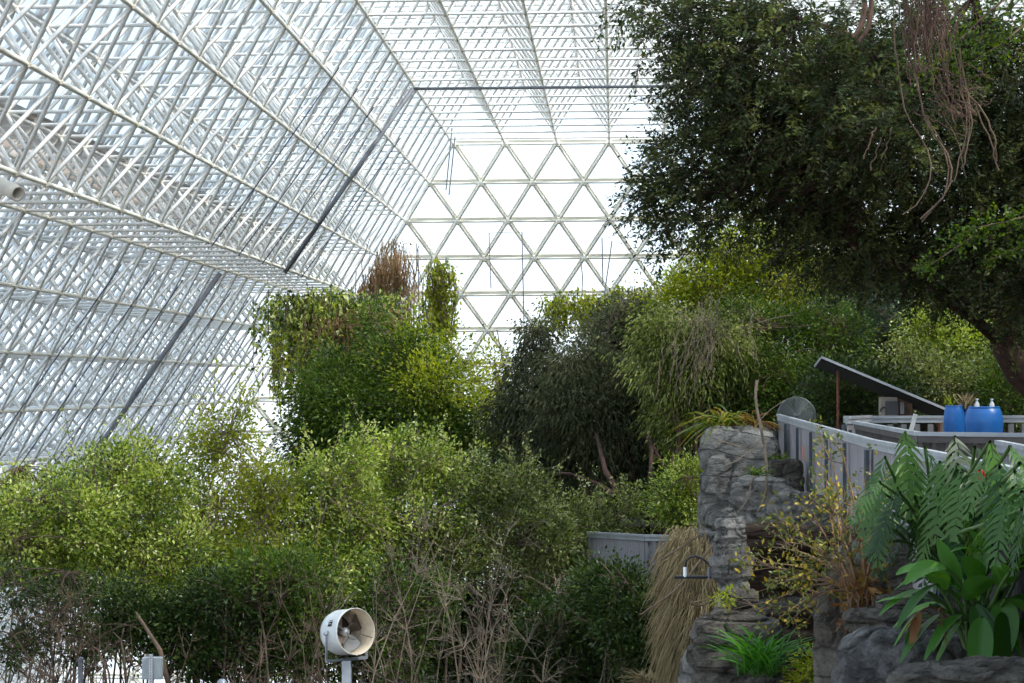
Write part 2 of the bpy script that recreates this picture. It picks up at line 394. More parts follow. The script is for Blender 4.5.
def in_blobs(blobs, n, rs, shell=.45):
    """blobs: (px,py,d,rx_px,ry_px[,rdepth_px]) -> n points, outward dirs, blob index"""
    B = []
    for b in blobs:
        c = W(b[0], b[1], b[2]); m = M(b[2]); rd = b[5] if len(b) > 5 else .5 * (b[3] + b[4])
        B.append((*c, b[3] * m, rd * m, b[4] * m))
    B = np.array(B); vol = (B[:, 3] * B[:, 4] * B[:, 5]) ** .8; w = vol / vol.sum()
    k = rs.choice(len(B), n, p=w)
    d = unit(rs.normal(size=(n, 3))); r = rs.uniform(shell ** 3, 1, n) ** (1 / 3)
    q = d * r[:, None]; wob = 1 + .34 * noise3(d * 2.1 + B[k, :3] * .7, 5) + .30 * noise3(d * 5 + B[k, :3], 9) + .2 * noise3(d * 11 + B[k, :3], 12); wob = wob * (1 + .45 * (rs.uniform(0, 1, n) > .90) * rs.uniform(0, 1.6, n) * (d[:, 2] > -.3))
    q = q * wob[:, None]
    return B[k, :3] + q * B[k, 3:6], unit(d / B[k, 3:6]), k, B

def plant(name, label, cat, base, blobs, ncl, per, leaf, mat, seed, spread=.22, group=None, bark=BARK, twig=TWIG, nstem=6, r0=.035,
          shell=.45, twigs=.6, aspect=.5, up=.9, droop=.1, outward=.7, stems='stem', lean=0., ntw=0, twr=.006, shoots=0):
    rs = np.random.default_rng(seed); base = np.array(base, float)
    t = thing(name, label, cat, base, group)
    P, Dn, k, B = in_blobs(blobs, ncl, rs, shell)
    # main stems, each with its own bend
    tg = P[rs.choice(ncl, nstem, replace=False)]
    cen = B[:, :3].mean(0)
    tg = tg * .8 + cen * .2
    u = np.linspace(0, 1, 9)[None, :, None]
    b0 = base[None] + rs.normal(size=(nstem, 3)) * np.array([.18, .18, 0])
    mid = (b0 + tg) / 2 + rs.normal(size=(nstem, 3)) * .12 * np.linalg.norm(tg - b0, axis=1)[:, None]
    mid[:, 2] += .08 * (tg - b0)[:, 2]
    S = (1 - u) ** 2 * b0[:, None] + 2 * u * (1 - u) * mid[:, None] + u * u * tg[:, None]
    S += np.cumsum(rs.normal(size=S.shape) * .018 * np.linalg.norm(tg - b0, axis=1)[:, None, None] / 3, 1) * u
    R = r0 * (1 - .82 * u[..., 0]) * rs.uniform(.7, 1.3, (nstem, 1))
    tubes_obj(stems, S, R, bark, t, 7)
    # branches to leaf clusters
    sp_ = S[:, 3:].reshape(-1, 3)
    nb = int(ncl * twigs) + ntw
    idx = rs.integers(0, ncl, nb)
    T = P[idx] + rs.normal(size=(nb, 3)) * spread * .5
    dd = ((T[:, None, :] - sp_[None]) ** 2).sum(2) + rs.uniform(0, .8, (nb, len(sp_)))
    A = sp_[dd.argmin(1)]
    u = np.linspace(0, 1, 6)[None, :, None]; ln = np.linalg.norm(T - A, axis=1)[:, None]
    m2 = (A + T) / 2 + rs.normal(size=(nb, 3)) * .16 * ln + np.array([0, 0, .06]) * ln
    Q = (1 - u) ** 2 * A[:, None] + 2 * u * (1 - u) * m2[:, None] + u * u * T[:, None]
    tubes_obj('twigs', Q, twr * (1.25 - .8 * u[..., 0]) * rs.uniform(.6, 1.7, (nb, 1)) * np.minimum(1.6, .5 + ln / 1.5), twig, t, 4)
    # leaves
    n = ncl * per
    if per:
        ci = np.repeat(np.arange(ncl), per)
        off = rs.normal(size=(n, 3)) * spread * .55
        D = off / (spread * .55) * .8 + Dn[ci] * outward + np.array([0, 0, .25]) + rs.normal(size=(n, 3)) * .35
        cv = rs.uniform(0, 1, ncl)
        var = np.clip(cv[ci] * .65 + rs.uniform(0, .4, n) - .03, 0, 1)
        X = P[ci] + off
        if shoots:      # upright leafy shoots that break the outline
            top = np.where(Dn[:, 2] > .35)[0]; b_ = P[rs.choice(top, shoots)]
            sd = unit(rs.normal(size=(shoots, 3)) * .35 + np.array([0, 0, 1.])); sL = rs.uniform(.25, .95, shoots)[:, None]; u = np.linspace(0, 1, 6)[None, :, None]
            S2 = b_[:, None] + sd[:, None] * u * sL[:, None] + np.cumsum(rs.normal(size=(shoots, 6, 3)), 1) * .02
            tubes_obj('shoots', S2, .006 * (1.3 - u[..., 0]) * np.ones((shoots, 1)), twig, t, 4)
            m_ = shoots * 26; k_ = rs.integers(0, shoots, m_); f_ = rs.uniform(.2, 4.99, m_); i_ = f_.astype(int); g_ = (f_ - i_)[:, None]
            X = np.concatenate([X, S2[k_, i_] * (1 - g_) + S2[k_, i_ + 1] * g_ + rs.normal(size=(m_, 3)) * .035])
            D = np.concatenate([D, sd[k_] * .5 + rs.normal(size=(m_, 3)) * .8]); var = np.concatenate([var, rs.uniform(.3, 1, m_)])
        leaf_mesh('foliage', X, D, leaf, aspect, mat, t, rs, up, var, .18, droop)
    return t

# palettes
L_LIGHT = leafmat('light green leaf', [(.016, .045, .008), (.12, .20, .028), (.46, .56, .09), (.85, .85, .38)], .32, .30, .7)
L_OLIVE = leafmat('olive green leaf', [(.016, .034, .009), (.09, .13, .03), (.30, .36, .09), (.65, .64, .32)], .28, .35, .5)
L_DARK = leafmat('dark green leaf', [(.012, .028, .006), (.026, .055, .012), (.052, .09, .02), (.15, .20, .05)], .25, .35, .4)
L_MID = leafmat('mid green leaf', [(.018, .045, .008), (.042, .088, .014), (.095, .165, .024), (.27, .34, .07)], .35, .4)
L_YEL = leafmat('yellow green leaf', [(.10, .15, .015), (.20, .26, .03), (.33, .38, .05), (.50, .50, .10)], .5, .4)
L_BLUE = leafmat('blue green leaf', [(.03, .06, .04), (.07, .12, .08), (.13, .18, .12)], .25, .5)
L_DULL = leafmat('dull grey green leaf', [(.025, .035, .018), (.06, .075, .035), (.12, .14, .07), (.21, .20, .12)], .25, .6)
L_PINN = leafmat('dark feathery leaf', [(.018, .03, .014), (.042, .062, .024), (.08, .11, .035), (.17, .20, .05)], .3, .5, .25)
L_BROWN = leafmat('brown dry vine', [(.22, .14, .08), (.36, .25, .14), (.50, .38, .22)], .4, .8, .1)
L_RED = leafmat('reddish leaf', [(.12, .05, .02), (.25, .12, .04), (.30, .26, .06)], .35, .5)

def gb(px, py, d): p = W(px, py, d); p[2] = hgt(np.array([p[0]]), np.array([p[1]]))[0] - .05; return p
TH = 'shrubs of the green thicket below the sloping glass'
# the sunlit upper row of the thicket, from left to right
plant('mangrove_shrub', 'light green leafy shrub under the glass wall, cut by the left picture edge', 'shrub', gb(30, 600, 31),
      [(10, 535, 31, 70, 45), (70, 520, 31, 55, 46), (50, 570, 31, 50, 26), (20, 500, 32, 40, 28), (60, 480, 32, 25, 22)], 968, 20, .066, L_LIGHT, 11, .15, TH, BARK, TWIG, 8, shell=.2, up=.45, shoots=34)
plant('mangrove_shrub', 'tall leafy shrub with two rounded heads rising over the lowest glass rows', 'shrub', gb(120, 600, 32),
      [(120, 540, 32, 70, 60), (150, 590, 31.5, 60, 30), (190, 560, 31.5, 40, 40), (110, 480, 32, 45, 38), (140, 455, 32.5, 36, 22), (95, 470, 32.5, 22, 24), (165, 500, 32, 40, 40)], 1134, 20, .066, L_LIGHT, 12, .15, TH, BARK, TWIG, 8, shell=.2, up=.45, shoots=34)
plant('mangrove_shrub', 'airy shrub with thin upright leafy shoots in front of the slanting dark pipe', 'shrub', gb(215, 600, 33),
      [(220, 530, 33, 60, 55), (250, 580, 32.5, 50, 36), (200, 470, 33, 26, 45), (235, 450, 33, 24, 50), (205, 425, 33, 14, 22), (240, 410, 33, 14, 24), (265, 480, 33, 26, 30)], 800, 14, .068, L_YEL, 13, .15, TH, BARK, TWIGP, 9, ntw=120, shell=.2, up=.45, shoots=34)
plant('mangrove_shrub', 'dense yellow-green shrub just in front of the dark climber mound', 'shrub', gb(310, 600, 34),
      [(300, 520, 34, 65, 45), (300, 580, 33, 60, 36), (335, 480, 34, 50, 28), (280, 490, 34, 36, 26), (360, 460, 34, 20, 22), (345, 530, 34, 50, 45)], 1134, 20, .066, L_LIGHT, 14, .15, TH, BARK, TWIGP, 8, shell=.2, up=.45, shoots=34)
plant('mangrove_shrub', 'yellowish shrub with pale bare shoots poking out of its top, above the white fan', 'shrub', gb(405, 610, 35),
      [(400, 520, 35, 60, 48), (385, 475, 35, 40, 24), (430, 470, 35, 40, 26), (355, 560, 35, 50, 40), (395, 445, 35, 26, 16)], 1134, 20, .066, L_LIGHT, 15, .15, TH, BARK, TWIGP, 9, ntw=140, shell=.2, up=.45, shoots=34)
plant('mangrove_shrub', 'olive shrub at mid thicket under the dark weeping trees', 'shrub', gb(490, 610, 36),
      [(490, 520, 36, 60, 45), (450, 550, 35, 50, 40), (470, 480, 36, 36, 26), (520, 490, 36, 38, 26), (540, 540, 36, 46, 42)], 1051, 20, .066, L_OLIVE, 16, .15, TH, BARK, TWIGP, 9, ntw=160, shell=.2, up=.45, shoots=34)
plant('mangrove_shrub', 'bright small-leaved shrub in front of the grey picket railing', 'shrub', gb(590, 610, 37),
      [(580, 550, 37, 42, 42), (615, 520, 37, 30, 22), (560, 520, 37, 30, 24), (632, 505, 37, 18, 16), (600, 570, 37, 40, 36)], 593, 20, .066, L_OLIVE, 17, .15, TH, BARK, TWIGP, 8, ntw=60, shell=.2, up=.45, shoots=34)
# shaded lower row, nearer
LOW = 'dark shrubs at the foot of the thicket'
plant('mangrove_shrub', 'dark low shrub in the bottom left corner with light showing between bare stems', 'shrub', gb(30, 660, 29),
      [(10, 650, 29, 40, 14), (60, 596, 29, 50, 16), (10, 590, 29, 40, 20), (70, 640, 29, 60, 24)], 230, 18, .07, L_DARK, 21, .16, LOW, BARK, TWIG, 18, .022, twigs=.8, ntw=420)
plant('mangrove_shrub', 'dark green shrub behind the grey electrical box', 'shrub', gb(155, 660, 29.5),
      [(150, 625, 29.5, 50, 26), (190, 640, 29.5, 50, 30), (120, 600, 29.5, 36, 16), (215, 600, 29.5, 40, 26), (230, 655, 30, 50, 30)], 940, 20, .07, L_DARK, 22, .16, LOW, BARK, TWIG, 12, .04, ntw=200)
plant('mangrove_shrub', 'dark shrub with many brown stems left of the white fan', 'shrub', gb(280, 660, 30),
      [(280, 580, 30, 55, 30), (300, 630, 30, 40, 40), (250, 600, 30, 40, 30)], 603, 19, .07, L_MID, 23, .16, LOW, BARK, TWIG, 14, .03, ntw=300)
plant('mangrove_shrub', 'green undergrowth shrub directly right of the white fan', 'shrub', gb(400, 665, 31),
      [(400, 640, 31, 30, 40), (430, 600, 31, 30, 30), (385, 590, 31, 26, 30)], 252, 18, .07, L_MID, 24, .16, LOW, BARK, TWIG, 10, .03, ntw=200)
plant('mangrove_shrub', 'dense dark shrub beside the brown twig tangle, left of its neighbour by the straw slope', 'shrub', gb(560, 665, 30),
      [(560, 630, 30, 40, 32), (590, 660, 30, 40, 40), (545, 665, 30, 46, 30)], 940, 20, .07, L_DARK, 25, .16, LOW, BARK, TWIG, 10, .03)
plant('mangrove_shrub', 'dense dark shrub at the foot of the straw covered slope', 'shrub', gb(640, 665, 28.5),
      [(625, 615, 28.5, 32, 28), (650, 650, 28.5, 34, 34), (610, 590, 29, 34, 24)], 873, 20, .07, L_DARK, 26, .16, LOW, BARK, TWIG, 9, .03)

UN = 'dark understorey shrubs deep inside the thicket'
for i, (lb, bb, nc, mt) in enumerate([
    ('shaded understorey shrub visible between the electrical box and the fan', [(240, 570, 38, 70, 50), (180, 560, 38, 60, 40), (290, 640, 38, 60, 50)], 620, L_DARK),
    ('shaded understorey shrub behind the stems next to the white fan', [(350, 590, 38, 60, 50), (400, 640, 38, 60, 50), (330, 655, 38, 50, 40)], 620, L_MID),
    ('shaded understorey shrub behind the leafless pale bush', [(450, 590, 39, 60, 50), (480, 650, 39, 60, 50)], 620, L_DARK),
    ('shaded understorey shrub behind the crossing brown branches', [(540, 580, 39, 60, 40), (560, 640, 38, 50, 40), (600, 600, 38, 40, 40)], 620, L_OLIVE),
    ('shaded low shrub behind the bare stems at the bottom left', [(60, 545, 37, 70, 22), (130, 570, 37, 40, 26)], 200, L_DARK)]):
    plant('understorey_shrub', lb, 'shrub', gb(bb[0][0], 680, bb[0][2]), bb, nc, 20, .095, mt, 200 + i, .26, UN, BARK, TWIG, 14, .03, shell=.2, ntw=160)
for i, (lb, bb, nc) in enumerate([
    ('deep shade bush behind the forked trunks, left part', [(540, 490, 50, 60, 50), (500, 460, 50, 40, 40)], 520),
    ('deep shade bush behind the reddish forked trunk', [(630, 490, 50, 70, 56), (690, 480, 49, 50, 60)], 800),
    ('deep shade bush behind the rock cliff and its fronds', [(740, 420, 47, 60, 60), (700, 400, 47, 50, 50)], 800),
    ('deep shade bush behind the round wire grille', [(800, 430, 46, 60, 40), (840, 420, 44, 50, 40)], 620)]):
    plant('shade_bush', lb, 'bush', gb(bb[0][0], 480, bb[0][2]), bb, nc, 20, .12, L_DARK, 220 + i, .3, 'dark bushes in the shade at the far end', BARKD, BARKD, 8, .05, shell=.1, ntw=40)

def bare(name, label, base, tips, seed, r0=.03, mat=TWIGP, n2=120, group=None, cat='bush', sp=.5):
    """bare branching bush: stems to tips, each with side twigs"""
    rs = np.random.default_rng(seed); base = np.array(base); t = thing(name, label, cat, base, group)
    T = np.array(tips); n = len(T); u = np.linspace(0, 1, 10)[None, :, None]
    b0 = base + rs.normal(size=(n, 3)) * np.array([.25, .25, 0]); ln = np.linalg.norm(T - b0, axis=1)[:, None]
    mid = (b0 + T) / 2 + rs.normal(size=(n, 3)) * np.array([.16, .12, .05]) * ln; mid[:, 2] += .05 * ln[:, 0]
    S = (1 - u) ** 2 * b0[:, None] + 2 * u * (1 - u) * mid[:, None] + u * u * T[:, None]
    S += np.cumsum(rs.normal(size=S.shape), 1) * .012 * ln[:, None] * u
    tubes_obj('stem', S, r0 * (1.1 - u[..., 0]) * rs.uniform(.6, 1.2, (n, 1)), mat, t, 6)
    k = rs.integers(0, n, n2); q = rs.integers(3, 9, n2); A = S[k, q]; d = unit(S[k, q] - S[k, q - 2] + rs.normal(size=(n2, 3)) * .05)
    d = unit(d + unit(rs.normal(size=(n2, 3))) * 1.1); L_ = rs.uniform(.3, 1, n2)[:, None] * sp
    u = np.linspace(0, 1, 6)[None, :, None]; E = A + d * L_; m = (A + E) / 2 + rs.normal(size=(n2, 3)) * .1 * L_
    Q = (1 - u) ** 2 * A[:, None] + 2 * u * (1 - u) * m[:, None] + u * u * E[:, None]
    tubes_obj('twigs', Q, (.0055 * (1.2 - u[..., 0])) * rs.uniform(.6, 1.3, (n2, 1)), mat, t, 4)
    n3 = n2 * 3; k = rs.integers(0, n2, n3); q = rs.integers(2, 6, n3); A = Q[k, q]; d = unit(Q[k, q] - Q[k, q - 2]); d = unit(d + unit(rs.normal(size=(n3, 3))) * .9)
    E = A + d * rs.uniform(.1, .5, n3)[:, None] * sp; m = (A + E) / 2 + rs.normal(size=(n3, 3)) * .02
    Q2 = (1 - u) ** 2 * A[:, None] + 2 * u * (1 - u) * m[:, None] + u * u * E[:, None]
    tubes_obj('twiglets', Q2, .003 * (1.3 - u[..., 0]) * np.ones((n3, 1)), mat, t, 3)
    return t, S
def tips(l): return [W(*q) for q in l]
bare('bare_bush', 'leafless pale brown bush with branches fanning up, right behind the white fan', gb(420, 700, 29.5),
     tips([(365, 560, 29.5), (395, 535, 29.5), (420, 520, 29.8), (445, 470, 30), (458, 520, 29.5), (480, 560, 29.2), (500, 590, 29), (385, 600, 29.2), (350, 540, 29.6), (470, 600, 29), (430, 560, 29), (440, 500, 29.4), (410, 585, 28.8)]), 31, .022, TWIGP, 420, None, 'bush', .55)
bare('bare_bush', 'leafless brown bush in mid thicket with crossing arching branches', gb(500, 700, 29),
     tips([(470, 560, 29), (500, 545, 29.2), (530, 560, 29), (548, 600, 29), (520, 520, 29.5), (545, 560, 29.4), (560, 640, 28.6), (455, 600, 28.6), (490, 610, 28.8), (525, 620, 28.5)]), 32, .02, TWIGP, 380, None, 'bush', .5)
bare('bare_bush', 'tangle of thin grey twigs beneath the picket railing, beside the straw slope', gb(630, 640, 31),
     tips([(600, 560, 31), (620, 540, 31), (640, 560, 31), (655, 580, 31), (615, 590, 31), (640, 600, 31), (585, 575, 31), (660, 545, 31)]), 33, .02, TWIGP, 160, None, 'bush', .4)
bare('bare_bush', 'brown stemmed undergrowth bush between the electrical box and the picture edge', gb(70, 700, 28),
     tips([(20, 600, 28.5), (45, 590, 28), (60, 575, 28), (85, 580, 28), (110, 600, 28), (130, 610, 28), (30, 630, 28), (95, 620, 28), (75, 600, 28), (10, 600, 28.5), (5, 640, 28), (50, 640, 28), (110, 640, 28)]), 34, .022, TWIG, 560, None, 'bush', .5)
bare('bare_bush', 'brown twiggy undergrowth bush between the electrical box and the white fan', gb(270, 700, 28.5),
     tips([(210, 620, 28.5), (235, 600, 28.5), (255, 585, 28.5), (280, 580, 28.5), (300, 590, 28.5), (315, 560, 29), (325, 600, 28.7), (240, 640, 28.5), (290, 620, 28.2)]), 35, .026, TWIG, 240, None, 'bush', .5)
# forked trunks beside the box
mb = MB(); mb.tube([W(172, 700, 28), W(160, 650, 28), W(142, 622, 28.2), (W(136, 612, 28.2))], [.035, .03, .022, .012], 7)
mb.tube([W(128, 700, 28), W(124, 660, 28), W(121, 640, 28), W(113, 632, 28)], [.022, .018, .012, .006], 6); mb.tube([W(121, 640, 28), W(124, 628, 28)], [.01, .006], 5)
mb.tube([W(108, 700, 28.4), W(104, 665, 28.4), W(98, 650, 28.4), W(82, 640, 28.6)], [.022, .018, .013, .006], 6)
tag(mb.build('tree_trunk', TWIG, None, True), 'slanting bare tree stems rising behind the grey electrical box', 'trunk')

# climber covered mound and the plants on the end frame
plant('climber_mound', 'tall mound of dark green climber leaves under the hanging vines', 'climber', gb(380, 560, 47),
      [(375, 430, 47, 76, 60), (335, 400, 47, 40, 50), (420, 420, 47, 50, 50), (318, 450, 47, 34, 36), (400, 360, 47.5, 36, 22), (455, 455, 47, 34, 30), (345, 365, 47.5, 26, 20), (375, 325, 48, 14, 26), (430, 345, 48, 14, 16)], 2100, 24, .095, L_MID, 41, .3, None, BARK, BARK, 9, .07, twigs=.25, up=.5, droop=.25, outward=1.0)
plant('golden_climber', 'sunlit yellow-green climber thinning out against the white end glass', 'climber', gb(455, 520, 54),
      [(430, 380, 46.5, 40, 30), (470, 385, 50, 36, 26), (410, 345, 48, 26, 22), (465, 420, 48, 40, 30), (500, 400, 54, 22, 26), (495, 355, 54, 16, 12), (450, 345, 50, 20, 16)], 620, 14, .10, L_YEL, 42, .34, None, BARK, TWIG, 8, .03, twigs=.6)
VG = 'vines hanging on the end of the space frame'
def vine(label, cols, top, length, n, per, mat, seed, leaf, spread=(.3, .3), group=None, strand=TWIG, mat2=None, r=.008, cat='vine', name='hanging_vine'):
    """strands that hang from the frame; top: list of (px,py,d)"""
    rs = np.random.default_rng(seed); T = np.array([W(*q) for q in top]); t = thing(name, label, cat, T.mean(0), group)
    k = rs.integers(0, len(T), n); A = T[k] + rs.normal(size=(n, 3)) * np.array([spread[0], spread[1], .12])
    Ls = rs.uniform(.35, 1, n)[:, None] * length; u = np.linspace(0, 1, 9)
    P = A[:, None, :] + np.stack([np.zeros((n, 9)), np.zeros((n, 9)), -u[None] * Ls], -1)
    P += np.cumsum(rs.normal(size=P.shape) * .05, 1) * np.array([1, 1, .2])
    tubes_obj('strands', P, np.full((n, 9), r) * rs.uniform(.6, 1.6, (n, 1)), strand, t, 4)
    m = n * per
    if m:
        k = rs.integers(0, n, m); q = rs.uniform(0, 7.99, m); i = q.astype(int); f = (q - i)[:, None]
        X = P[k, i] * (1 - f) + P[k, i + 1] * f + rs.normal(size=(m, 3)) * .07
        D = rs.normal(size=(m, 3)) + np.array([0, 0, -.5])
        leaf_mesh('foliage', X, D, leaf, .6, mat, t, rs, .4, None, .15, .2)
    return t
vine('green leafy vine hanging under the ledge of the space frame above the climber mound', None, [(302, 298, 57), (312, 296, 57), (325, 298, 57), (340, 300, 57), (360, 300, 57), (375, 300, 57)], 2.6, 300, 36, L_LIGHT, 43, .14, (.55, .4), VG)
vine('yellow-green lower tips of the leafy vine trailing towards the mound', None, [(300, 330, 56.5), (330, 330, 56.5), (350, 335, 56.5), (370, 335, 56.5), (325, 350, 56.5)], 2.8, 170, 24, L_YEL, 44, .12, (.45, .4), VG)
vine('dry brown vine mass draped over the corner node of the space frame', None, [(398, 245, 60.5), (390, 258, 60), (380, 270, 60), (372, 280, 60), (386, 275, 60), (394, 262, 60), (365, 290, 60)], 3.4, 380, 6, L_BROWN, 45, .08, (.26, .2), VG, L_BROWN)
vine('single column of green vine hanging from the end wall beside a vertical line', None, [(436, 262, 63), (430, 268, 63), (444, 268, 63), (437, 275, 63)], 3.4, 70, 34, L_YEL, 46, .12, (.16, .12), VG)
vine('bright yellow-green vine draped along a bar of the end wall', None, [(556, 298, 60), (570, 296, 60), (585, 298, 60), (600, 296, 60), (615, 296, 60), (628, 294, 60), (640, 294, 60)], 1.1, 110, 30, L_YEL, 47, .12, (.3, .25), VG)
vine('long brown rope-like vine stems under the leafy vine, ending in the climber mound', None, [(335, 318, 56), (352, 318, 56), (368, 315, 56), (382, 310, 56), (375, 340, 56)], 2.9, 150, 7, L_BROWN, 48, .09, (.3, .25), VG, L_BROWN)
for n_, (a, b, c) in enumerate([((489, 233, 62.5), (522, 232, 62.5), (491, 288, 62.5)), ((602, 238, 62.5), (612, 241, 62.5), (603, 284, 62.5)), ((452, 128, 62), (455, 137, 62), (445, 192, 62))]):
    mb = MB()
    if n_ < 2: mb.tube([W(*c), W(*a), W(*b), W(b[0] + (2 if n_ == 0 else -8), b[1] + 56 + 40 * (n_ == 0), b[2])], .018, 5)
    else: mb.tube([W(*a), W(446, 190, 62)], .02, 5); mb.tube([W(*b), W(449, 195, 62)], .02, 5)
    tag(mb.build('wire_hanger', DARKPIPE, None), ['thin dark wire bent in a wide square hook against the white end glass', 'thin dark wire bent in a narrow hook on the end glass near the big tree', 'pair of thin dark rods hanging from the top corner of the end glass'][n_], 'wire')
for n_, (x0, y0, x1, y1) in enumerate([(418, 250, 418, 340), (497, 330, 503, 372), (581, 262, 582, 291)]):
    mb = MB(); mb.tube([W(x0, y0, 62), W((x0 + x1) / 2 + 1, (y0 + y1) / 2, 62), W(x1, y1, 62)], .016, 5)
    tag(mb.build('hanging_rod', DARKPIPE, None), ['thin dark line hanging beside the brown dry vine', 'short dark line hanging low over the golden climber', 'short rod hanging at the yellow-green vine'][n_], 'rod')

# dark weeping trees in the middle
DT = 'dark trees between the thicket and the rock cliff'
plant('dead_climber_tree', 'slim blackish tree with drooping dry leaves at the edge of the white glass', 'tree', gb(540, 520, 46),
      [(535, 345, 46, 18, 26), (545, 330, 46, 14, 14), (525, 390, 46, 26, 36), (545, 420, 46, 30, 40), (505, 420, 46, 18, 26), (560, 375, 46, 20, 24)], 620, 17, .085, L_DULL, 51, .25, DT, BARKD, BARKD, 6, .05, droop=.8)
plant('weeping_tree', 'broad dark drooping tree with thin trailing foliage behind the picket railing', 'tree', gb(620, 520, 45),
      [(600, 420, 45, 60, 55), (580, 380, 45, 44, 40), (640, 400, 45, 46, 46), (620, 460, 45.5, 60, 36), (560, 460, 45.5, 44, 40), (600, 374, 45, 30, 22)], 2400, 20, .09, L_DULL, 52, .28, DT, BARKD, BARKD, 9, .07, shell=.2, twigs=.35, droop=.9, aspect=.28)
plant('weeping_tree', 'grey-green drooping tree with pale hanging tassels above the cliff fronds', 'tree', gb(680, 520, 43),
      [(680, 360, 43, 44, 44), (715, 350, 43, 50, 36), (690, 420, 43.5, 40, 46), (730, 390, 43.5, 40, 40), (660, 330, 43, 30, 24)], 1700, 20, .085, L_OLIVE, 53, .28, DT, BARKD, TWIGP, 7, .06, shell=.25, twigs=.5, droop=.8, aspect=.3, ntw=150)
plant('pale_flowering_tree', 'greyish pale-topped tree just under the yellow-green vine', 'tree', gb(600, 500, 48),
      [(615, 335, 48, 30, 24), (640, 318, 48, 34, 22), (596, 350, 48, 22, 16), (650, 340, 48, 36, 28)], 760, 18, .085, L_DULL, 54, .28, DT, BARKD, TWIGP, 6, .05, ntw=120)
# trunks that lean out below those crowns
mb = MB(); mb.tube([W(655, 540, 42), W(660, 500, 42), W(668, 475, 42), W(680, 445, 43), (W(692, 412, 45.5))], [.10, .09, .075, .05, .03], 8)
mb.tube([W(656, 520, 42), W(650, 480, 42), W(652, 450, 42.6), W(643, 415, 45)], [.055, .045, .035, .02], 7)
mb.tube([W(668, 475, 42), W(650, 440, 43), W(636, 420, 45)], [.04, .03, .02], 6)
tag(mb.build('tree_trunk', BARKD, None, True), 'reddish leaning forked trunk behind the picket railing beside the lime bush', 'trunk')
mb = MB(); mb.tube([W(628, 545, 42), W(622, 500, 42), W(605, 470, 42.3), W(598, 440, 43.5), (W(588, 415, 46))], [.09, .07, .05, .035, .02], 8)
mb.tube([W(622, 500, 42), W(600, 485, 42), W(570, 474, 42), W(548, 472, 42)], [.06, .045, .03, .015], 7)
tag(mb.build('tree_trunk', BARKD, None, True), 'dark trunk with low sideways limbs behind the thicket, left of the red forked one', 'trunk')
plant('lime_bush', 'compact bright lime green bush touching the left side of the rock cliff', 'bush', gb(685, 540, 36), [(685, 495, 36, 26, 30), (700, 475, 36, 16, 16), (672, 510, 36, 18, 16)], 420, 22, .06, L_LIGHT, 55, .16, None, BARK, TWIG, 6, .02)
plant('green_tree', 'light green leafy tree lit from above beneath the big dark canopy', 'tree', gb(740, 470, 46),
      [(740, 250, 46, 46, 30), (715, 280, 46, 50, 30), (770, 275, 46, 46, 36), (690, 300, 46, 40, 26), (750, 310, 46, 46, 36), (790, 250, 46, 34, 30)], 1300, 19, .085, L_YEL, 56, .28, None, BARK, TWIGP, 8, .06, ntw=120)
plant('green_tree', 'green leafy tree to the left of the slanted black panel', 'tree', gb(790, 460, 44),
      [(790, 350, 44, 44, 40), (760, 385, 43, 40, 34), (810, 390, 43, 40, 30), (830, 330, 44, 36, 30), (740, 330, 44, 36, 30)], 1500, 20, .075, L_MID, 57, .26, None, BARK, TWIG, 8, .06)
BGR = 'bushes along the back of the deck'
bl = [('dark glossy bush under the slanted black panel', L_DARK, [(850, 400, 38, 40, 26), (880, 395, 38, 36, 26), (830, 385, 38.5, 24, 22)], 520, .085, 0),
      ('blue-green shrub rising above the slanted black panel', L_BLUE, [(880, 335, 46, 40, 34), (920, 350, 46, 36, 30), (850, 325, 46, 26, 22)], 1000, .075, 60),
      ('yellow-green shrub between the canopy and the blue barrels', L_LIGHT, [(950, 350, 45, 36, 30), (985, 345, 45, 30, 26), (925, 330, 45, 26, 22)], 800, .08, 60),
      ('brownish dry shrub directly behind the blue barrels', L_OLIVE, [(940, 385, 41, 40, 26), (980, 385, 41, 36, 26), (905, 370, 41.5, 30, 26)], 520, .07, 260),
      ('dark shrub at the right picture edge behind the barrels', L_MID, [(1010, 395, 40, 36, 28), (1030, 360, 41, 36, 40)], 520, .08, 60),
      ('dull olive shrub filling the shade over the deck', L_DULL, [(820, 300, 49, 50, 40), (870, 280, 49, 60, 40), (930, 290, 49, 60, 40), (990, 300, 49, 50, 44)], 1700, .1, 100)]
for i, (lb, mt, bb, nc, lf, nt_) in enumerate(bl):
    plant('shrub', lb, 'shrub', gb(bb[0][0], 470, bb[0][2]), bb, nc, 19, lf, mt, 60 + i, .24, BGR, BARK, TWIG, 7, .035, ntw=nt_)

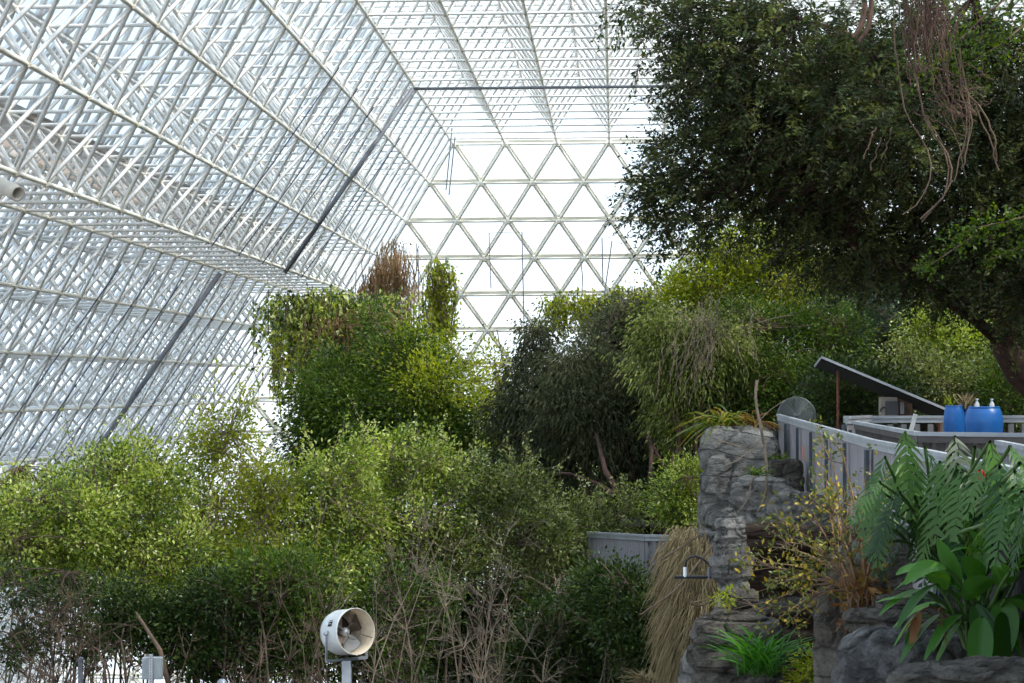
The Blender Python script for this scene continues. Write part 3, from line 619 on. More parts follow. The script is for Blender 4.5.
# ------------------------------------------------------------------ the big dark tree
def big_tree():
    rs = np.random.default_rng(99); base = gb(1060, 430, 37); t = thing('feather_leaved_tree', 'huge dark feathery-leaved tree whose crown fills the top right of the hall', 'tree', base)
    tr = MB(); tr.tube([base, W(1048, 400, 37), W(1020, 372, 37), W(1003, 345, 37), W(1008, 310, 37), W(1020, 260, 37), W(1025, 180, 37), W(1010, 90, 37)], [.34, .30, .26, .22, .2, .18, .15, .10], 10)
    tr.build('trunk', BARKD, t, True)
    limbs = [[(1003, 345, 37), (975, 320, 36.6), (945, 300, 36.2), (905, 270, 35.8), (870, 255, 35.4), (830, 232, 35), (780, 200, 34.4), (735, 170, 34)],
             [(1010, 300, 37), (985, 270, 37.4), (950, 230, 38), (900, 190, 38.4), (850, 150, 38.6), (790, 110, 38.6)],
             [(1024, 180, 37), (990, 140, 36.6), (950, 100, 36), (900, 60, 35.5), (840, 30, 35), (770, 10, 34.5)],
             [(1024, 220, 37), (1060, 160, 36), (1100, 100, 35), (1150, 40, 33)],
             [(1012, 90, 37), (980, 20, 35), (960, -60, 33), (940, -160, 30)]]
    for l in limbs:
        m = MB(); p = np.array([W(*q) for q in l]); m.tube(p, np.linspace(.10, .02, len(p)), 7); m.build('branch', BARKD, t, True)
    A = []
    for l in limbs:
        p = np.array([W(*q) for q in l]);
        for a, b in zip(p[:-1], p[1:]):
            for f in (0, .33, .66): A.append(a + (b - a) * f)
    A = np.array(A)
    blobs = [(760, 50, 34, 90, 55, 80), (840, 90, 35, 90, 60, 90), (930, 60, 36, 90, 60, 90), (1010, 80, 36, 80, 70, 90), (715, 30, 34, 56, 34, 60), (715, 95, 34, 46, 40, 60), (740, 150, 34.5, 70, 44, 60),
             (690, 165, 34, 40, 34, 50), (680, 205, 34, 44, 26, 40), (720, 225, 34, 46, 22, 40), (810, 180, 35, 80, 50, 70), (880, 190, 36, 80, 54, 70), (960, 190, 36, 70, 60, 80), (1030, 190, 36, 60, 80, 80),
             (830, 240, 35.5, 60, 34, 50), (900, 260, 36, 70, 34, 50), (970, 270, 36, 56, 40, 50), (1030, 290, 36, 34, 44, 50), (650, 8, 34, 40, 14, 30), (800, 120, 33.5, 80, 50, 60), (880, 130, 33.5, 80, 50, 60), (655, 190, 34, 20, 18, 30)]
    P, Dn, k, B = in_blobs(blobs, 6800, rs, .25)
    # unseen upper crown, added above the frame to shade the rocks and the deck
    n2 = 3600; P2 = np.stack([rs.uniform(.6, 14, n2), rs.uniform(2, 23, n2), rs.uniform(11.0, 14.4, n2)], 1)
    ok = P2[:, 2] > 8 + (386 + 25) / F_PX * P2[:, 1]; P2 = P2[ok]; P = np.concatenate([P, P2]); P[:, 2] = np.minimum(P[:, 2], 14.5 - rs.uniform(0, .5, len(P))); ncl = len(P)
    # every spray is a short drooping twig with two ranks of leaflets
    dirs = unit(np.concatenate([Dn, unit(rs.normal(size=(len(P2), 3)))]) * .5 + np.array([-.45, -.25, -.25]) + rs.normal(size=(ncl, 3)) * .45)
    Ls = rs.uniform(.3, .62, ncl)[:, None]; u = np.linspace(0, 1, 5)[None, :, None]
    Q = P[:, None] + dirs[:, None] * u * Ls[:, None] + np.array([0, 0, -1.]) * (u * u * .25 * Ls[:, None])
    tubes_obj('twigs', Q, np.full((ncl, 5), .006) * (1.2 - .7 * u[..., 0]), BARKD, t, 3)
    per = 26; s = np.repeat(np.arange(ncl), per); q = np.tile(np.linspace(.1, 1, per), ncl)
    i = np.minimum((q * 4).astype(int), 3); f = (q * 4 - i)[:, None]; X = Q[s, i] * (1 - f) + Q[s, i + 1] * f + rs.normal(size=(ncl * per, 3)) * .035
    T = dirs[s]; side = unit(np.cross(T, np.array([0, 0, 1.]) + rs.normal(size=(ncl, 3))[s] * .4)) * np.where(np.arange(ncl * per) % 2, 1, -1)[:, None]
    D = side + T * .6 + rs.normal(size=T.shape) * .3
    var = np.clip(rs.uniform(0, 1, ncl)[s] ** 1.6 * .8 + rs.uniform(0, .25, len(s)), 0, 1)
    leaf_mesh('foliage', X, D, .085, .42, L_PINN, t, rs, .6, var, .1, .1)
    dmin = np.array([((A - p) ** 2).sum(1).min() for p in P]); cand = np.where(dmin < 9)[0]; nb = 900; idx = rs.choice(cand, nb); T_ = P[idx]; A_ = A[((T_[:, None] - A[None]) ** 2).sum(2).argmin(1)]; u = np.linspace(0, 1, 6)[None, :, None]
    m = (A_ + T_) / 2 + rs.normal(size=(nb, 3)) * .12 * np.linalg.norm(T_ - A_, axis=1)[:, None]
    Qb = (1 - u) ** 2 * A_[:, None] + 2 * u * (1 - u) * m[:, None] + u * u * T_[:, None]
    tubes_obj('boughs', Qb, .018 * (1.2 - u[..., 0]) * rs.uniform(.5, 1.3, (nb, 1)), BARKD, t, 4)
    return t
big_tree()
L_LIME = leafmat('fresh green leaf', [(.025, .06, .01), (.06, .12, .015), (.13, .20, .02)], .45, .4)
def spray(label, pts, n, seed, mat=L_LIME, leaf=.075, sp=.12):
    rs = np.random.default_rng(seed); p = np.array([W(*q) for q in pts]); t = thing('fresh_branch', label, 'branch', p[0])
    m = MB(); m.tube(p, np.linspace(.018, .006, len(p)), 6); m.build('stem', TWIG, t, True)
    k = rs.integers(0, len(p) - 1, n); f = rs.uniform(0, 1, n)[:, None]; X = p[k] * (1 - f) + p[k + 1] * f + rs.normal(size=(n, 3)) * sp
    leaf_mesh('foliage', X, rs.normal(size=(n, 3)) + unit(p[k + 1] - p[k]), leaf, .55, mat, t, rs)
spray('fresh bright green branch reaching in over the rusty hanging roots', [(1010, -5, 31), (985, 15, 31), (960, 40, 31), (935, 60, 31), (925, 72, 31)], 520, 71, sp=.2)
spray('fresh green branch drooping below the rusty hanging roots', [(1024, 25, 31), (1000, 45, 31), (975, 60, 31), (955, 72, 31)], 360, 72, sp=.17)
spray('light green feathery shoot at the right picture edge above the trunk', [(1030, 215, 31), (1005, 222, 31), (975, 228, 31), (948, 240, 31)], 420, 73, sp=.11)
spray('second light green shoot lower down above the fork of the trunk', [(1030, 240, 31), (1010, 252, 31), (985, 262, 31)], 160, 74, sp=.06)
spray('bright green shoot hanging in the middle of the dark crown', [(975, 235, 31), (960, 245, 31), (935, 262, 31), (920, 268, 31)], 200, 75, sp=.08)
# roots and lianas
def lianas(label, lst, r, mat, seed, n=1, jit=.1, name='liana', cat='liana'):
    rs = np.random.default_rng(seed); paths = []
    for pts in lst:
        p = np.array([W(*q) for q in pts]); uu = np.linspace(0, len(p) - 1, 14); i = np.minimum(uu.astype(int), len(p) - 2); f = (uu - i)[:, None]
        c = p[i] * (1 - f) + p[i + 1] * f; c[1:-1] = (c[:-2] + c[1:-1] * 2 + c[2:]) / 4; c[1:-1] = (c[:-2] + c[1:-1] * 2 + c[2:]) / 4
        for _ in range(n): paths.append(c + rs.normal(size=3) * jit + np.cumsum(rs.normal(size=c.shape), 0) * jit * .12)
    P = np.array(paths); v, q = tubes(P, np.full(P.shape[:2], r) * rs.uniform(.6, 1.4, (len(P), 1)), 6)
    return tag(mesh(name, v, q, mat, None, None, True), label, cat)
ROOT = plain('rusty root', (.13, .075, .058), .9, 0, 12., .35)
lianas('thick bundle of rust brown aerial roots hanging at the top right', [[(915, -10, 30), (918, 20, 30), (922, 50, 30), (925, 72, 30)], [(925, -10, 30), (932, 20, 30), (935, 45, 30)], [(940, -10, 30), (945, 20, 30), (940, 50, 30)]], .007, ROOT, 81, 24, .15)
lianas('pair of curved hanging roots left of the thick root bundle', [[(863, -5, 30), (864, 10, 30), (860, 28, 30), (852, 38, 30)], [(872, -5, 30), (872, 15, 30), (868, 32, 30), (860, 43, 30)]], .035, ROOT, 82, 1, .01)
lianas('long thin lianas looping down through the dark crown', [[(905, 0, 30), (905, 40, 30), (912, 80, 30), (915, 110, 30), (925, 130, 30), (945, 150, 30), (946, 175, 30), (935, 200, 30), (915, 215, 30)],
        [(960, 60, 30), (965, 100, 30), (972, 130, 30), (968, 160, 30), (960, 180, 30)], [(885, 130, 30), (880, 145, 30), (875, 165, 30)], [(950, 100, 30), (960, 120, 30), (975, 150, 30), (980, 180, 30)]], .010, TWIG, 83, 3, .12)
lianas('tangled nest of thin brown stems below the fresh branch', [[(930, 85, 30), (955, 90, 30), (975, 100, 30)], [(940, 75, 30), (950, 100, 30), (965, 120, 30)], [(935, 95, 30), (960, 98, 30), (985, 92, 30)]], .006, ROOT, 84, 9, .16)
lianas('pale leafless creeper stems hanging in the light green tree', [[(700, 300, 42), (690, 330, 42), (680, 360, 42)], [(715, 300, 42), (712, 330, 42), (705, 370, 42)], [(735, 290, 42), (730, 320, 42), (740, 350, 42)], [(690, 335, 42), (715, 325, 42), (735, 345, 42)]], .0055, TWIGP, 85, 7, .25)
lianas('pale drooping tassels of dry twigs left of the cliff fronds', [[(690, 335, 41), (680, 355, 41), (676, 385, 41)], [(700, 330, 41), (700, 350, 41), (695, 380, 41)]], .005, TWIGP, 86, 16, .2)

# ------------------------------------------------------------------ rocks
def rock(label, c, size, seed, mat=ROCK, e=3.2, amp=.16, strata=0., tilt=0., n=34, name='boulder', cat='rock', group=None, taper=0., crack=.07):
    """c=(px,py,d) centre, size=(w,h,depth) in px at that distance"""
    cw = W(*c); m = M(c[2]); hw = np.array([size[0], size[2], size[1]]) * m / 2
    g_ = np.linspace(-1, 1, n); A_, B_ = np.meshgrid(g_, g_); vs_, fs_ = [], []
    for k, (ax, sg) in enumerate([(0, 1), (0, -1), (1, 1), (1, -1), (2, 1), (2, -1)]):
        p = np.zeros((n * n, 3)); o = [i for i in range(3) if i != ax]
        p[:, ax] = sg; p[:, o[0]] = A_.ravel(); p[:, o[1]] = B_.ravel()
        I = np.arange(n * n).reshape(n, n) + k * n * n
        q = np.stack([I[:-1, :-1], I[:-1, 1:], I[1:, 1:], I[1:, :-1]], -1).reshape(-1, 4)
        flip = (sg > 0) == (ax == 1)
        vs_.append(p); fs_.append(q[:, ::-1] if flip else q)
    p = np.concatenate(vs_); f = np.concatenate(fs_)
    p = p / ((np.abs(p) ** e).sum(1) ** (1 / e))[:, None]
    s_ = hw.min(); w_ = p * hw; nd = unit(p / hw)
    q = w_ / s_
    d = amp * s_ * fbm(q * 1.1 + seed * 3.7, seed, 5)
    r = 1 - np.abs(noise3(q * 1.7 + seed, seed + 50)); d -= crack * s_ * np.clip((r - .86) / .14, 0, 1) * 2
    r = 1 - np.abs(noise3(q * 3.9 + seed, seed + 60)); d -= crack * .5 * s_ * np.clip((r - .86) / .14, 0, 1)
    if strata:
        zz = w_[:, 2] + .05 * noise3(w_ * 1.5, seed + 3); lay = np.floor(zz / strata); h = np.sin(lay * 12.9898 + seed) * 43758.5453; h = h - np.floor(h)
        fr = zz / strata - lay; edge = np.minimum(fr, 1 - fr)
        d += (h - .5) * strata * .75 - .35 * strata * np.clip(1 - edge / .12, 0, 1)
    w_ = w_ + nd * d[:, None] * np.array([1, 1, .6 if strata else 1.])
    if taper: w_[:, 0] *= 1 - taper * (p[:, 2] * .5 + .5); w_[:, 1] *= 1 - taper * (p[:, 2] * .5 + .5)
    if tilt: a = math.radians(tilt); w_ = np.stack([w_[:, 0] * math.cos(a) - w_[:, 2] * math.sin(a), w_[:, 1], w_[:, 0] * math.sin(a) + w_[:, 2] * math.cos(a)], 1)
    # weld the cube seams
    key = np.round((np.concatenate(vs_) + 2) * 1e5).astype(np.int64); _, first, inv = np.unique(key, axis=0, return_index=True, return_inverse=True)
    o = mesh(name, w_[first], inv.ravel()[f], mat, None, None, True)
    o.data.transform(Matrix.Translation((0, 0, 0))); o.location = [float(x) for x in cw]
    return tag(o, label, cat, group)
RK = 'rocks of the artificial cliff'
rock('tall squarish grey cliff rock left of the corrugated fence', (740, 486, 31), (80, 120, 90), 1, ROCK, 5, .10, .0, 0, 44, 'cliff_rock', 'rock', RK)
rock('pale blocky rock stack under the left edge of the tall cliff rock', (722, 560, 30.4), (48, 110, 60), 2, ROCK, 4, .16, .45, 0, 40, 'cliff_rock', 'rock', RK)
rock('light grey boulder in front of the tall cliff rock', (762, 515, 27), (66, 80, 60), 3, ROCK, 2.8, .2, 0, 0, 34, 'boulder', 'rock', RK)
rock('dark square block resting behind the light grey boulder beside the fence', (786, 480, 28), (34, 42, 34), 4, ROCKW, 6, .06, 0, 0, 28, 'boulder', 'rock', RK)
rock('rounded rock under the fence beneath the dark square block', (805, 525, 25), (80, 66, 60), 5, ROCK, 2.8, .18, 0, 0, 34, 'boulder', 'rock', RK)
rock('narrow cracked rock pillar standing at the edge of the straw slope', (734, 588, 18.7), (40, 160, 44), 6, ROCK, 3.0, .16, .10, 3, 64, 'standing_rock', 'rock', RK, .24, .10)
rock('dark brown layered rock recess right of the cracked pillar', (795, 610, 20.5), (140, 170, 60), 7, ROCKD, 6, .10, .22, 0, 64, 'layered_rock', 'rock', RK)
rock('broad dark overhanging slab at the top of the layered recess', (795, 538, 20), (120, 26, 80), 8, ROCKD, 4, .25, .10, -4, 40, 'rock_slab', 'rock', RK)
rock('thin brown slab crossing the layered recess halfway down', (805, 606, 19.6), (110, 14, 60), 9, ROCKW, 4, .25, 0, 2, 34, 'rock_slab', 'rock', RK)
rock('lower brown slab crossing the layered recess', (810, 640, 19.2), (110, 16, 60), 10, ROCKD, 4, .25, 0, -3, 34, 'rock_slab', 'rock', RK)
rock('stepped grey rock beneath the cracked pillar behind the green tuft', (738, 668, 18.4), (78, 120, 80), 11, ROCKW, 3.6, .16, .20, 0, 54, 'layered_rock', 'rock', RK)
rock('pale smooth rock at the foot of the straw slope', (705, 678, 21), (52, 66, 50), 12, ROCK, 2.6, .14, 0, 0, 30, 'boulder', 'rock', RK)
rock('small stone balanced on top of the stepped rock below the pillar', (740, 597, 18.4), (36, 16, 24), 13, ROCKW, 2.8, .2, 0, 0, 24, 'boulder', 'rock', RK)
rock('upright grey boulder with a sloping left face behind the big front rock', (856, 650, 16), (92, 150, 90), 14, ROCKW, 3.2, .15, 0, 8, 40, 'boulder', 'rock', RK, .2)
rock('big smooth grey front rock at the lower right', (930, 685, 13.6), (190, 106, 90), 15, ROCKF, 3.2, .13, 0, -4, 56, 'boulder', 'rock', RK)
rock('long low ledge in the bottom right corner of the picture', (990, 682, 11.8), (190, 40, 90), 16, ROCKW, 3.6, .30, .06, 4, 56, 'rock_slab', 'rock', RK)
rock('flat layered slab under the drooping leaf tips, behind the big front rock', (905, 622, 15), (120, 26, 70), 17, ROCKW, 3.8, .3, .08, 0, 44, 'rock_slab', 'rock', RK)
rock('small squared stone lying on the flat slab, left one of two', (893, 603, 15), (34, 16, 24), 18, ROCKW, 4, .15, 0, 0, 24, 'boulder', 'rock', RK)
rock('longer squared stone lying on the flat slab behind the drooping leaves', (925, 604, 15.2), (46, 20, 24), 19, ROCKF, 4, .15, 0, -6, 24, 'boulder', 'rock', RK)
rock('shaded rock mass below the split-leaved plant', (885, 585, 18.5), (120, 100, 80), 20, ROCKW, 3, .2, 0, 0, 44, 'boulder', 'rock', RK)
rock('dark soil covered rock shelf that holds the broad-leaved plant', (985, 660, 14.6), (160, 60, 80), 21, SOIL, 3, .15, 0, 0, 30, 'rock_shelf', 'rock', RK)
rock('knobbly rock half hidden by the yellow-leaved sparse shrub', (835, 560, 21), (90, 70, 60), 22, ROCK, 2.7, .2, 0, 0, 36, 'boulder', 'rock', RK)

# straw slope
o = rock('rocky slope thickly hung with pale dry grass, left of the cracked pillar', (700, 625, 21.4), (84, 190, 60), 30, STRAW, 2.4, .12, 0, 10, 34, 'straw_slope', 'grassy slope', None, .55)
rs = np.random.default_rng(301); me = o.data; n_ = len(me.vertices); co = np.empty(n_ * 3); me.vertices.foreach_get('co', co); co = co.reshape(-1, 3) + np.array(o.location)
nf = 9000; cand = np.where(co[:, 1] < o.location[1] + .25)[0]; i_ = rs.choice(cand, nf); A = co[i_] + rs.normal(size=(nf, 3)) * .05
outn = unit(A - np.array(o.location)); Ln = rs.uniform(.12, .42, nf)[:, None]; u = np.linspace(0, 1, 4)[None, :, None]
Q = A[:, None] + (outn * .35 + rs.normal(size=(nf, 3)) * .16 + np.array([-.12, -.1, 0]))[:, None] * u * Ln[:, None] + np.array([0, 0, -1.]) * (u ** 1.3) * Ln[:, None]
v, f = tubes(Q, np.full((nf, 4), .0045) * (1.2 - u[..., 0]), 3)
g = mesh('dry_grass', v, f, STRAW, None, np.repeat(rs.uniform(0, 1, nf), 9)); tag(g, 'pale straw coloured dry grass hanging down over the slope by the pillar', 'dry grass', None, 'stuff')

def blades(name, label, cat, c, n, length, spreadv, mat, seed, width=.012, up=1., droop=.5, group=None, K=6, sub=None):
    rs = np.random.default_rng(seed); p0 = W(*c); t = thing(name, label, cat, p0, group)
    A = p0 + rs.normal(size=(n, 3)) * np.array([.06, .06, .02]) * (length / .5)
    d = unit(rs.normal(size=(n, 3)) * np.array(spreadv) + np.array([0, 0, up])); Ln = rs.uniform(.5, 1, n)[:, None] * length
    u = np.linspace(0, 1, K)[None, :, None]; h = unit(d * np.array([1, 1, 0]) + 1e-4)
    P = A[:, None] + d[:, None] * u * Ln[:, None] + (h[:, None] * .25 - np.array([0, 0, 1.]) * droop) * (u ** 2.2) * Ln[:, None]
    side = unit(np.cross(d, np.array([0, 0, 1.])) + rs.normal(size=(n, 3)) * .25)[:, None]
    w = width * np.sin(np.clip(u * .93 + .07, 0, 1) * PI) ** .6 * (1 - u * .3)
    v = np.stack([P - side * w, P + side * w], 2).reshape(-1, 3); I = np.arange(n * K * 2).reshape(n, K, 2)
    f = np.stack([I[:, :-1, 0], I[:, :-1, 1], I[:, 1:, 1], I[:, 1:, 0]], -1).reshape(-1, 4)
    mesh('foliage', v, f, mat, t, np.repeat(rs.uniform(0, 1, n), K - 1), True)
    return t
blades('grass_tuft', 'bright green grass tuft growing on the stepped rock below the pillar', 'grass tuft', (762, 672, 17.4), 170, .62, (.55, .4, .2), leafmat('bright grass', [(.02, .09, .01), (.04, .16, .02), (.09, .24, .04)], .4), 401, .009, 1., .35)
blades('small_grass', 'thin pale grass growing between pillar and light grey boulder', 'grass tuft', (748, 545, 20), 90, .35, (.8, .3, .2), L_OLIVE, 402, .005, 1., .2)
blades('dead_rosette', 'spiky grey-brown dead plant at the bottom edge under the straw slope', 'dead plant', (645, 682, 26), 150, .34, (1.3, 1., .6), STRAW, 403, .010, .6, .35)
blades('dry_frond_plant', 'strappy yellow-green plant with drooping fronds on top of the cliff rock', 'plant', (722, 424, 31), 80, .75, (1.2, .7, .3), leafmat('yellow frond', [(.05, .10, .015), (.14, .20, .03), (.30, .30, .06), (.30, .16, .05)], .4), 404, .02, .7, .7)
blades('dry_frond_plant', 'reddish dry frond clump on the cliff rock next to the fence end', 'plant', (752, 425, 31), 80, .55, (1.2, .7, .3), L_RED, 405, .015, .7, .75)
blades('small_fern', 'small dark green sprig on top of the light grey boulder', 'plant', (757, 475, 26), 60, .25, (1, .7, .3), L_MID, 406, .012, .8, .4)
blades('small_fern', 'small green sprig at the foot of the fence beside the square block', 'plant', (779, 462, 28), 50, .24, (1, .7, .3), L_MID, 407, .013, .8, .4)
plant('small_shrub', 'small yellow and green shrub in the layered recess right of the grass tuft', 'shrub', W(810, 690, 17.6), [(810, 665, 17.6, 16, 20), (822, 680, 17.6, 12, 14), (800, 678, 17.6, 12, 12)], 60, 9, .06, L_YEL, 411, .07, None, TWIG, TWIG, 6, .008, twr=.003)
plant('small_sprig', 'tiny leafy sprig growing out of the rock pillar base', 'plant', W(724, 605, 18.2), [(726, 596, 18.2, 8, 7)], 16, 8, .04, L_YEL, 412, .04, None, TWIG, TWIG, 3, .004, twr=.002)
# sparse yellow leaved shrub arching out from the rocks
def sparse():
    rs = np.random.default_rng(500); base = W(862, 600, 15.6); t = thing('sparse_shrub', 'sparse arching shrub with yellow-green leaf tips over the dark layered rock', 'shrub', base)
    tp = [(745, 590), (755, 565), (770, 545), (760, 610), (780, 520), (790, 560), (800, 500), (815, 480), (800, 580), (825, 510), (830, 470), (790, 620), (840, 520), (850, 500), (775, 575), (870, 530), (812, 540), (830, 560), (765, 632),
          (885, 520), (845, 545), (748, 575), (805, 600), (795, 535), (820, 450), (835, 440), (862, 470)]
    T = np.array([W(x, y, 15.6 + rs.uniform(-.6, .8)) for x, y in tp]); n = len(T); u = np.linspace(0, 1, 10)[None, :, None]
    b0 = base + rs.normal(size=(n, 3)) * .03; ln = np.linalg.norm(T - b0, axis=1)[:, None]; mid = (b0 + T) / 2 + np.array([0, 0, .22]) * ln + rs.normal(size=(n, 3)) * .06 * ln
    S = (1 - u) ** 2 * b0[:, None] + 2 * u * (1 - u) * mid[:, None] + u * u * T[:, None]; S += np.cumsum(rs.normal(size=S.shape), 1) * .008 * u
    tubes_obj('stem', S, .010 * (1.15 - u[..., 0]) * rs.uniform(.7, 1.2, (n, 1)), plain('orange brown stem', (.26, .15, .08), .7, 0, 9, .3), t, 6)
    nb = 130; k = rs.integers(0, n, nb); q = rs.integers(3, 9, nb); A = S[k, q]; d = unit(unit(S[k, q] - S[k, q - 2]) + rs.normal(size=(nb, 3)) * .5)
    E_ = A + d * rs.uniform(.08, .3, nb)[:, None]; Q = A[:, None] * (1 - u) + E_[:, None] * u + np.cumsum(rs.normal(size=(nb, 10, 3)), 1) * .004
    tubes_obj('twigs', Q, .004 * (1.2 - .7 * u[..., 0]) * np.ones((nb, 1)), TWIG, t, 4)
    cl = np.concatenate([T, E_]); X = np.repeat(cl, 11, 0) + rs.normal(size=(len(cl) * 11, 3)) * .035
    D = rs.normal(size=X.shape) + np.array([0, 0, .4]); leaf_mesh('foliage', X, D, .042, .5, leafmat('yellowing leaf', [(.05, .08, .018), (.09, .12, .025), (.17, .17, .035), (.42, .30, .03)], .25), t, rs, .6)
    m_ = 260; X = base + rs.normal(size=(m_, 3)) * np.array([.09, .08, .10]) + np.array([0, 0, .04]); leaf_mesh('dry_leaves', X, rs.normal(size=(m_, 3)) + np.array([0, 0, -.8]), .09, .3, L_RED, t, rs, .2)
    return t
sparse()
lianas('thin dangling roots below the sparse arching shrub', [[(868, 600, 15.4), (868, 630, 15.4), (870, 660, 15.4)], [(850, 600, 15.4), (850, 625, 15.4), (852, 650, 15.4)]], .004, TWIG, 87, 4, .05)
lianas('pale bent sapling stem rising past the cliff rock', [[(758, 512, 26.5), (766, 500, 26.5), (768, 470, 26.5), (764, 445, 26.5), (760, 420, 26.5), (754, 400, 26.5), (757, 380, 26.5)]], .017, TWIGP, 88, 1, .0, 'sapling', 'sapling')
for l_, p_ in [('thin bare branch reaching left across the upper face of the cliff rock', [(764, 445, 26.4), (750, 450, 26.3), (738, 460, 26.2), (725, 466, 26.2)]), ('thin bare branch drooping over the light grey boulder', [(765, 470, 26.4), (752, 478, 26), (748, 500, 26), (738, 512, 26)]),
               ('thin bare branch rising towards the round wire grille', [(760, 420, 26.4), (770, 410, 26.4), (785, 400, 26.4)]), ('short thin bare branch near the top of the cliff rock', [(750, 450, 26.4), (735, 445, 26), (718, 440, 26)])]:
    lianas(l_, [p_], .007, TWIGP, 89, 1, .0, 'bare_branch', 'branch')
for l_, p_ in [('long brown bare branch crossing the straw slope to the dark shrub', [(712, 545, 20.4), (690, 575, 20.2), (670, 595, 20), (640, 615, 20)]), ('brown hooked twig hanging against the straw below the irrigation pipe', [(716, 596, 20), (705, 605, 20), (694, 606, 20), (686, 598, 20)]),
               ('pale brown branch at the top of the straw slope by the railing', [(700, 535, 21), (680, 548, 21), (660, 560, 21)]), ('brown curved twig low on the straw slope', [(705, 610, 20.2), (700, 625, 20.2), (690, 632, 20.2)])]:
    lianas(l_, [p_], .006, TWIG, 90, 1, .0, 'bare_branch', 'branch')

# ------------------------------------------------------------------ split-leaved and broad-leaved plants
def split_leaf(P0, D, L_, rs):
    """feather-cut leaf: midrib with finger lobes on both sides; returns verts, quads"""
    D = unit(D); side = unit(np.cross(D, [0, 0, 1.])); nn = np.cross(side, D); V, F = [], []
    K = 11; mid = [P0 + D * L_ * u - np.array([0, 0, 1.]) * .42 * L_ * u ** 2 for u in np.linspace(0, 1, K)]
    for i in range(K - 1):
        a, b = mid[i], mid[i + 1]; u = (i + .5) / (K - 1); wl = L_ * (.44 * math.sin(PI * min(1, u * .86 + .12)) ** .7)
        tg_ = unit(b - a)
        for sg in (1, -1):
            dirs = unit(side * sg * .95 + tg_ * .45 + nn * .12); rows = []
            for q, wd in ((0, .5), (.35, .48), (.7, .36), (1, .04)):
                c = (a + b) / 2 + dirs * wl * q - np.array([0, 0, 1.]) * .42 * wl * q * q + rs.normal(size=3) * .004
                hw = np.linalg.norm(b - a) * wd * (.98 if q == 0 else .66)
                rows.append((c - tg_ * hw, c + tg_ * hw))
            o_ = len(V)
            for r in rows: V += [r[0], r[1]]
            for q in range(3): F.append((o_ + 2 * q, o_ + 2 * q + 1, o_ + 2 * q + 3, o_ + 2 * q + 2))
    return V, F
def broad_leaf(P0, D, L_, W_, rs, droop=.5, nw=4):
    D = unit(D); side = unit(np.cross(D, [0, 0, 1.]) + rs.normal(size=3) * .25); V, F = [], []; K = 11
    for i, u in enumerate(np.linspace(0, 1, K)):
        c = P0 + D * L_ * u - np.array([0, 0, 1.]) * droop * L_ * u ** 2; w = W_ * .5 * math.sin(PI * (u * .94 + .03) ** .85) ** .75
        tgt = unit(D - np.array([0, 0, 2 * droop * u])); nn = unit(np.cross(side, tgt))
        for j in range(-nw, nw + 1):
            s_ = j / nw; V.append(c + side * w * s_ + nn * (.24 * w * abs(s_) + .03 * w * math.sin(u * 20 + j) * abs(s_)))
    M_ = 2 * nw + 1
    for i in range(K - 1):
        for j in range(M_ - 1): F.append((i * M_ + j, i * M_ + j + 1, (i + 1) * M_ + j + 1, (i + 1) * M_ + j))
    return V, F
def big_leaves(name, label, base, items, kind, mat, seed, stemmat, petr=.012):
    rs = np.random.default_rng(seed); base = np.array(base); t = thing(name, label, 'plant', base); V, F, var = [], [], []; pets = []
    for it in items:
        P0 = W(it[0], it[1], it[2]); ang = it[3]; L_ = it[4] * M(it[2]); tow = it[5] if len(it) > 5 else -.4
        D = RT * math.cos(math.radians(ang)) + np.array([0, 0, 1]) * math.sin(math.radians(ang)) + np.array([0, 1, 0]) * tow
        if kind == 'split': v, f = split_leaf(P0, D, L_, rs)
        else: v, f = broad_leaf(P0, D, L_, L_ * it[6], rs, it[7])
        o_ = len(V); V += v; F += [tuple(x + o_ for x in q) for q in f]; var += [rs.uniform(0, 1)] * len(f)
        b = base + rs.normal(size=3) * np.array([.07, .05, .0]); m_ = (b + P0) / 2 + np.array([0, 0, .10]); u = np.linspace(0, 1, 8)[:, None]
        pets.append((1 - u) ** 2 * b + 2 * u * (1 - u) * m_ + u * u * P0)
    mesh('foliage', np.array(V), np.array(F), mat, t, var, True)
    tubes_obj('petioles', np.array(pets), np.full((len(pets), 8), petr), stemmat, t, 6)
    return t
L_PHIL = leafmat('split leaf green', [(.012, .04, .012), (.025, .075, .018), (.05, .12, .026), (.08, .16, .035)], .3, .42, .3)
L_BROAD = leafmat('broad leaf green', [(.025, .08, .014), (.05, .15, .022), (.10, .25, .04)], .35, .38, .3)
GST = plain('green petiole', (.06, .12, .03), .5)
it = []
rs = np.random.default_rng(8)
for x, y, a, l in [(905, 440, -100, 62), (925, 455, -75, 60), (885, 465, -130, 60), (955, 445, -95, 60), (975, 455, -60, 66), (940, 470, -110, 58), (965, 480, -85, 66), (990, 450, -95, 70), (1010, 455, -70, 60), (1015, 480, -100, 60), (1022, 500, -80, 56), (1005, 505, -120, 50), (965, 520, -95, 46),
                   (900, 500, -140, 56), (915, 505, -100, 52), (890, 520, -120, 46), (935, 515, -125, 50), (880, 490, -160, 44), (925, 535, -110, 42), (945, 500, -70, 50), (1000, 475, -110, 60), (900, 470, -80, 60), (985, 490, -60, 50), (870, 515, -150, 40), (950, 455, -40, 56), (910, 540, -150, 42)]:
    it.append((x, y - 8, 15.2 + rs.uniform(-.5, .5), a + 15, l, rs.uniform(-.6, .1))); it.append((x + rs.uniform(-22, 22), y + rs.uniform(0, 26), 15.4 + rs.uniform(-.3, .5), a + rs.uniform(-30, 45), l * rs.uniform(.6, .95), rs.uniform(-.6, .3)))
it = [(q[0], q[1], min(q[2], 2.15 * F_PX / (q[0] - 610))) + tuple(q[3:]) for q in it]
big_leaves('philodendron', 'large plant with deeply split dark green leaves in front of the fence', W(935, 560, 15.6), it, 'split', L_PHIL, 601, GST)
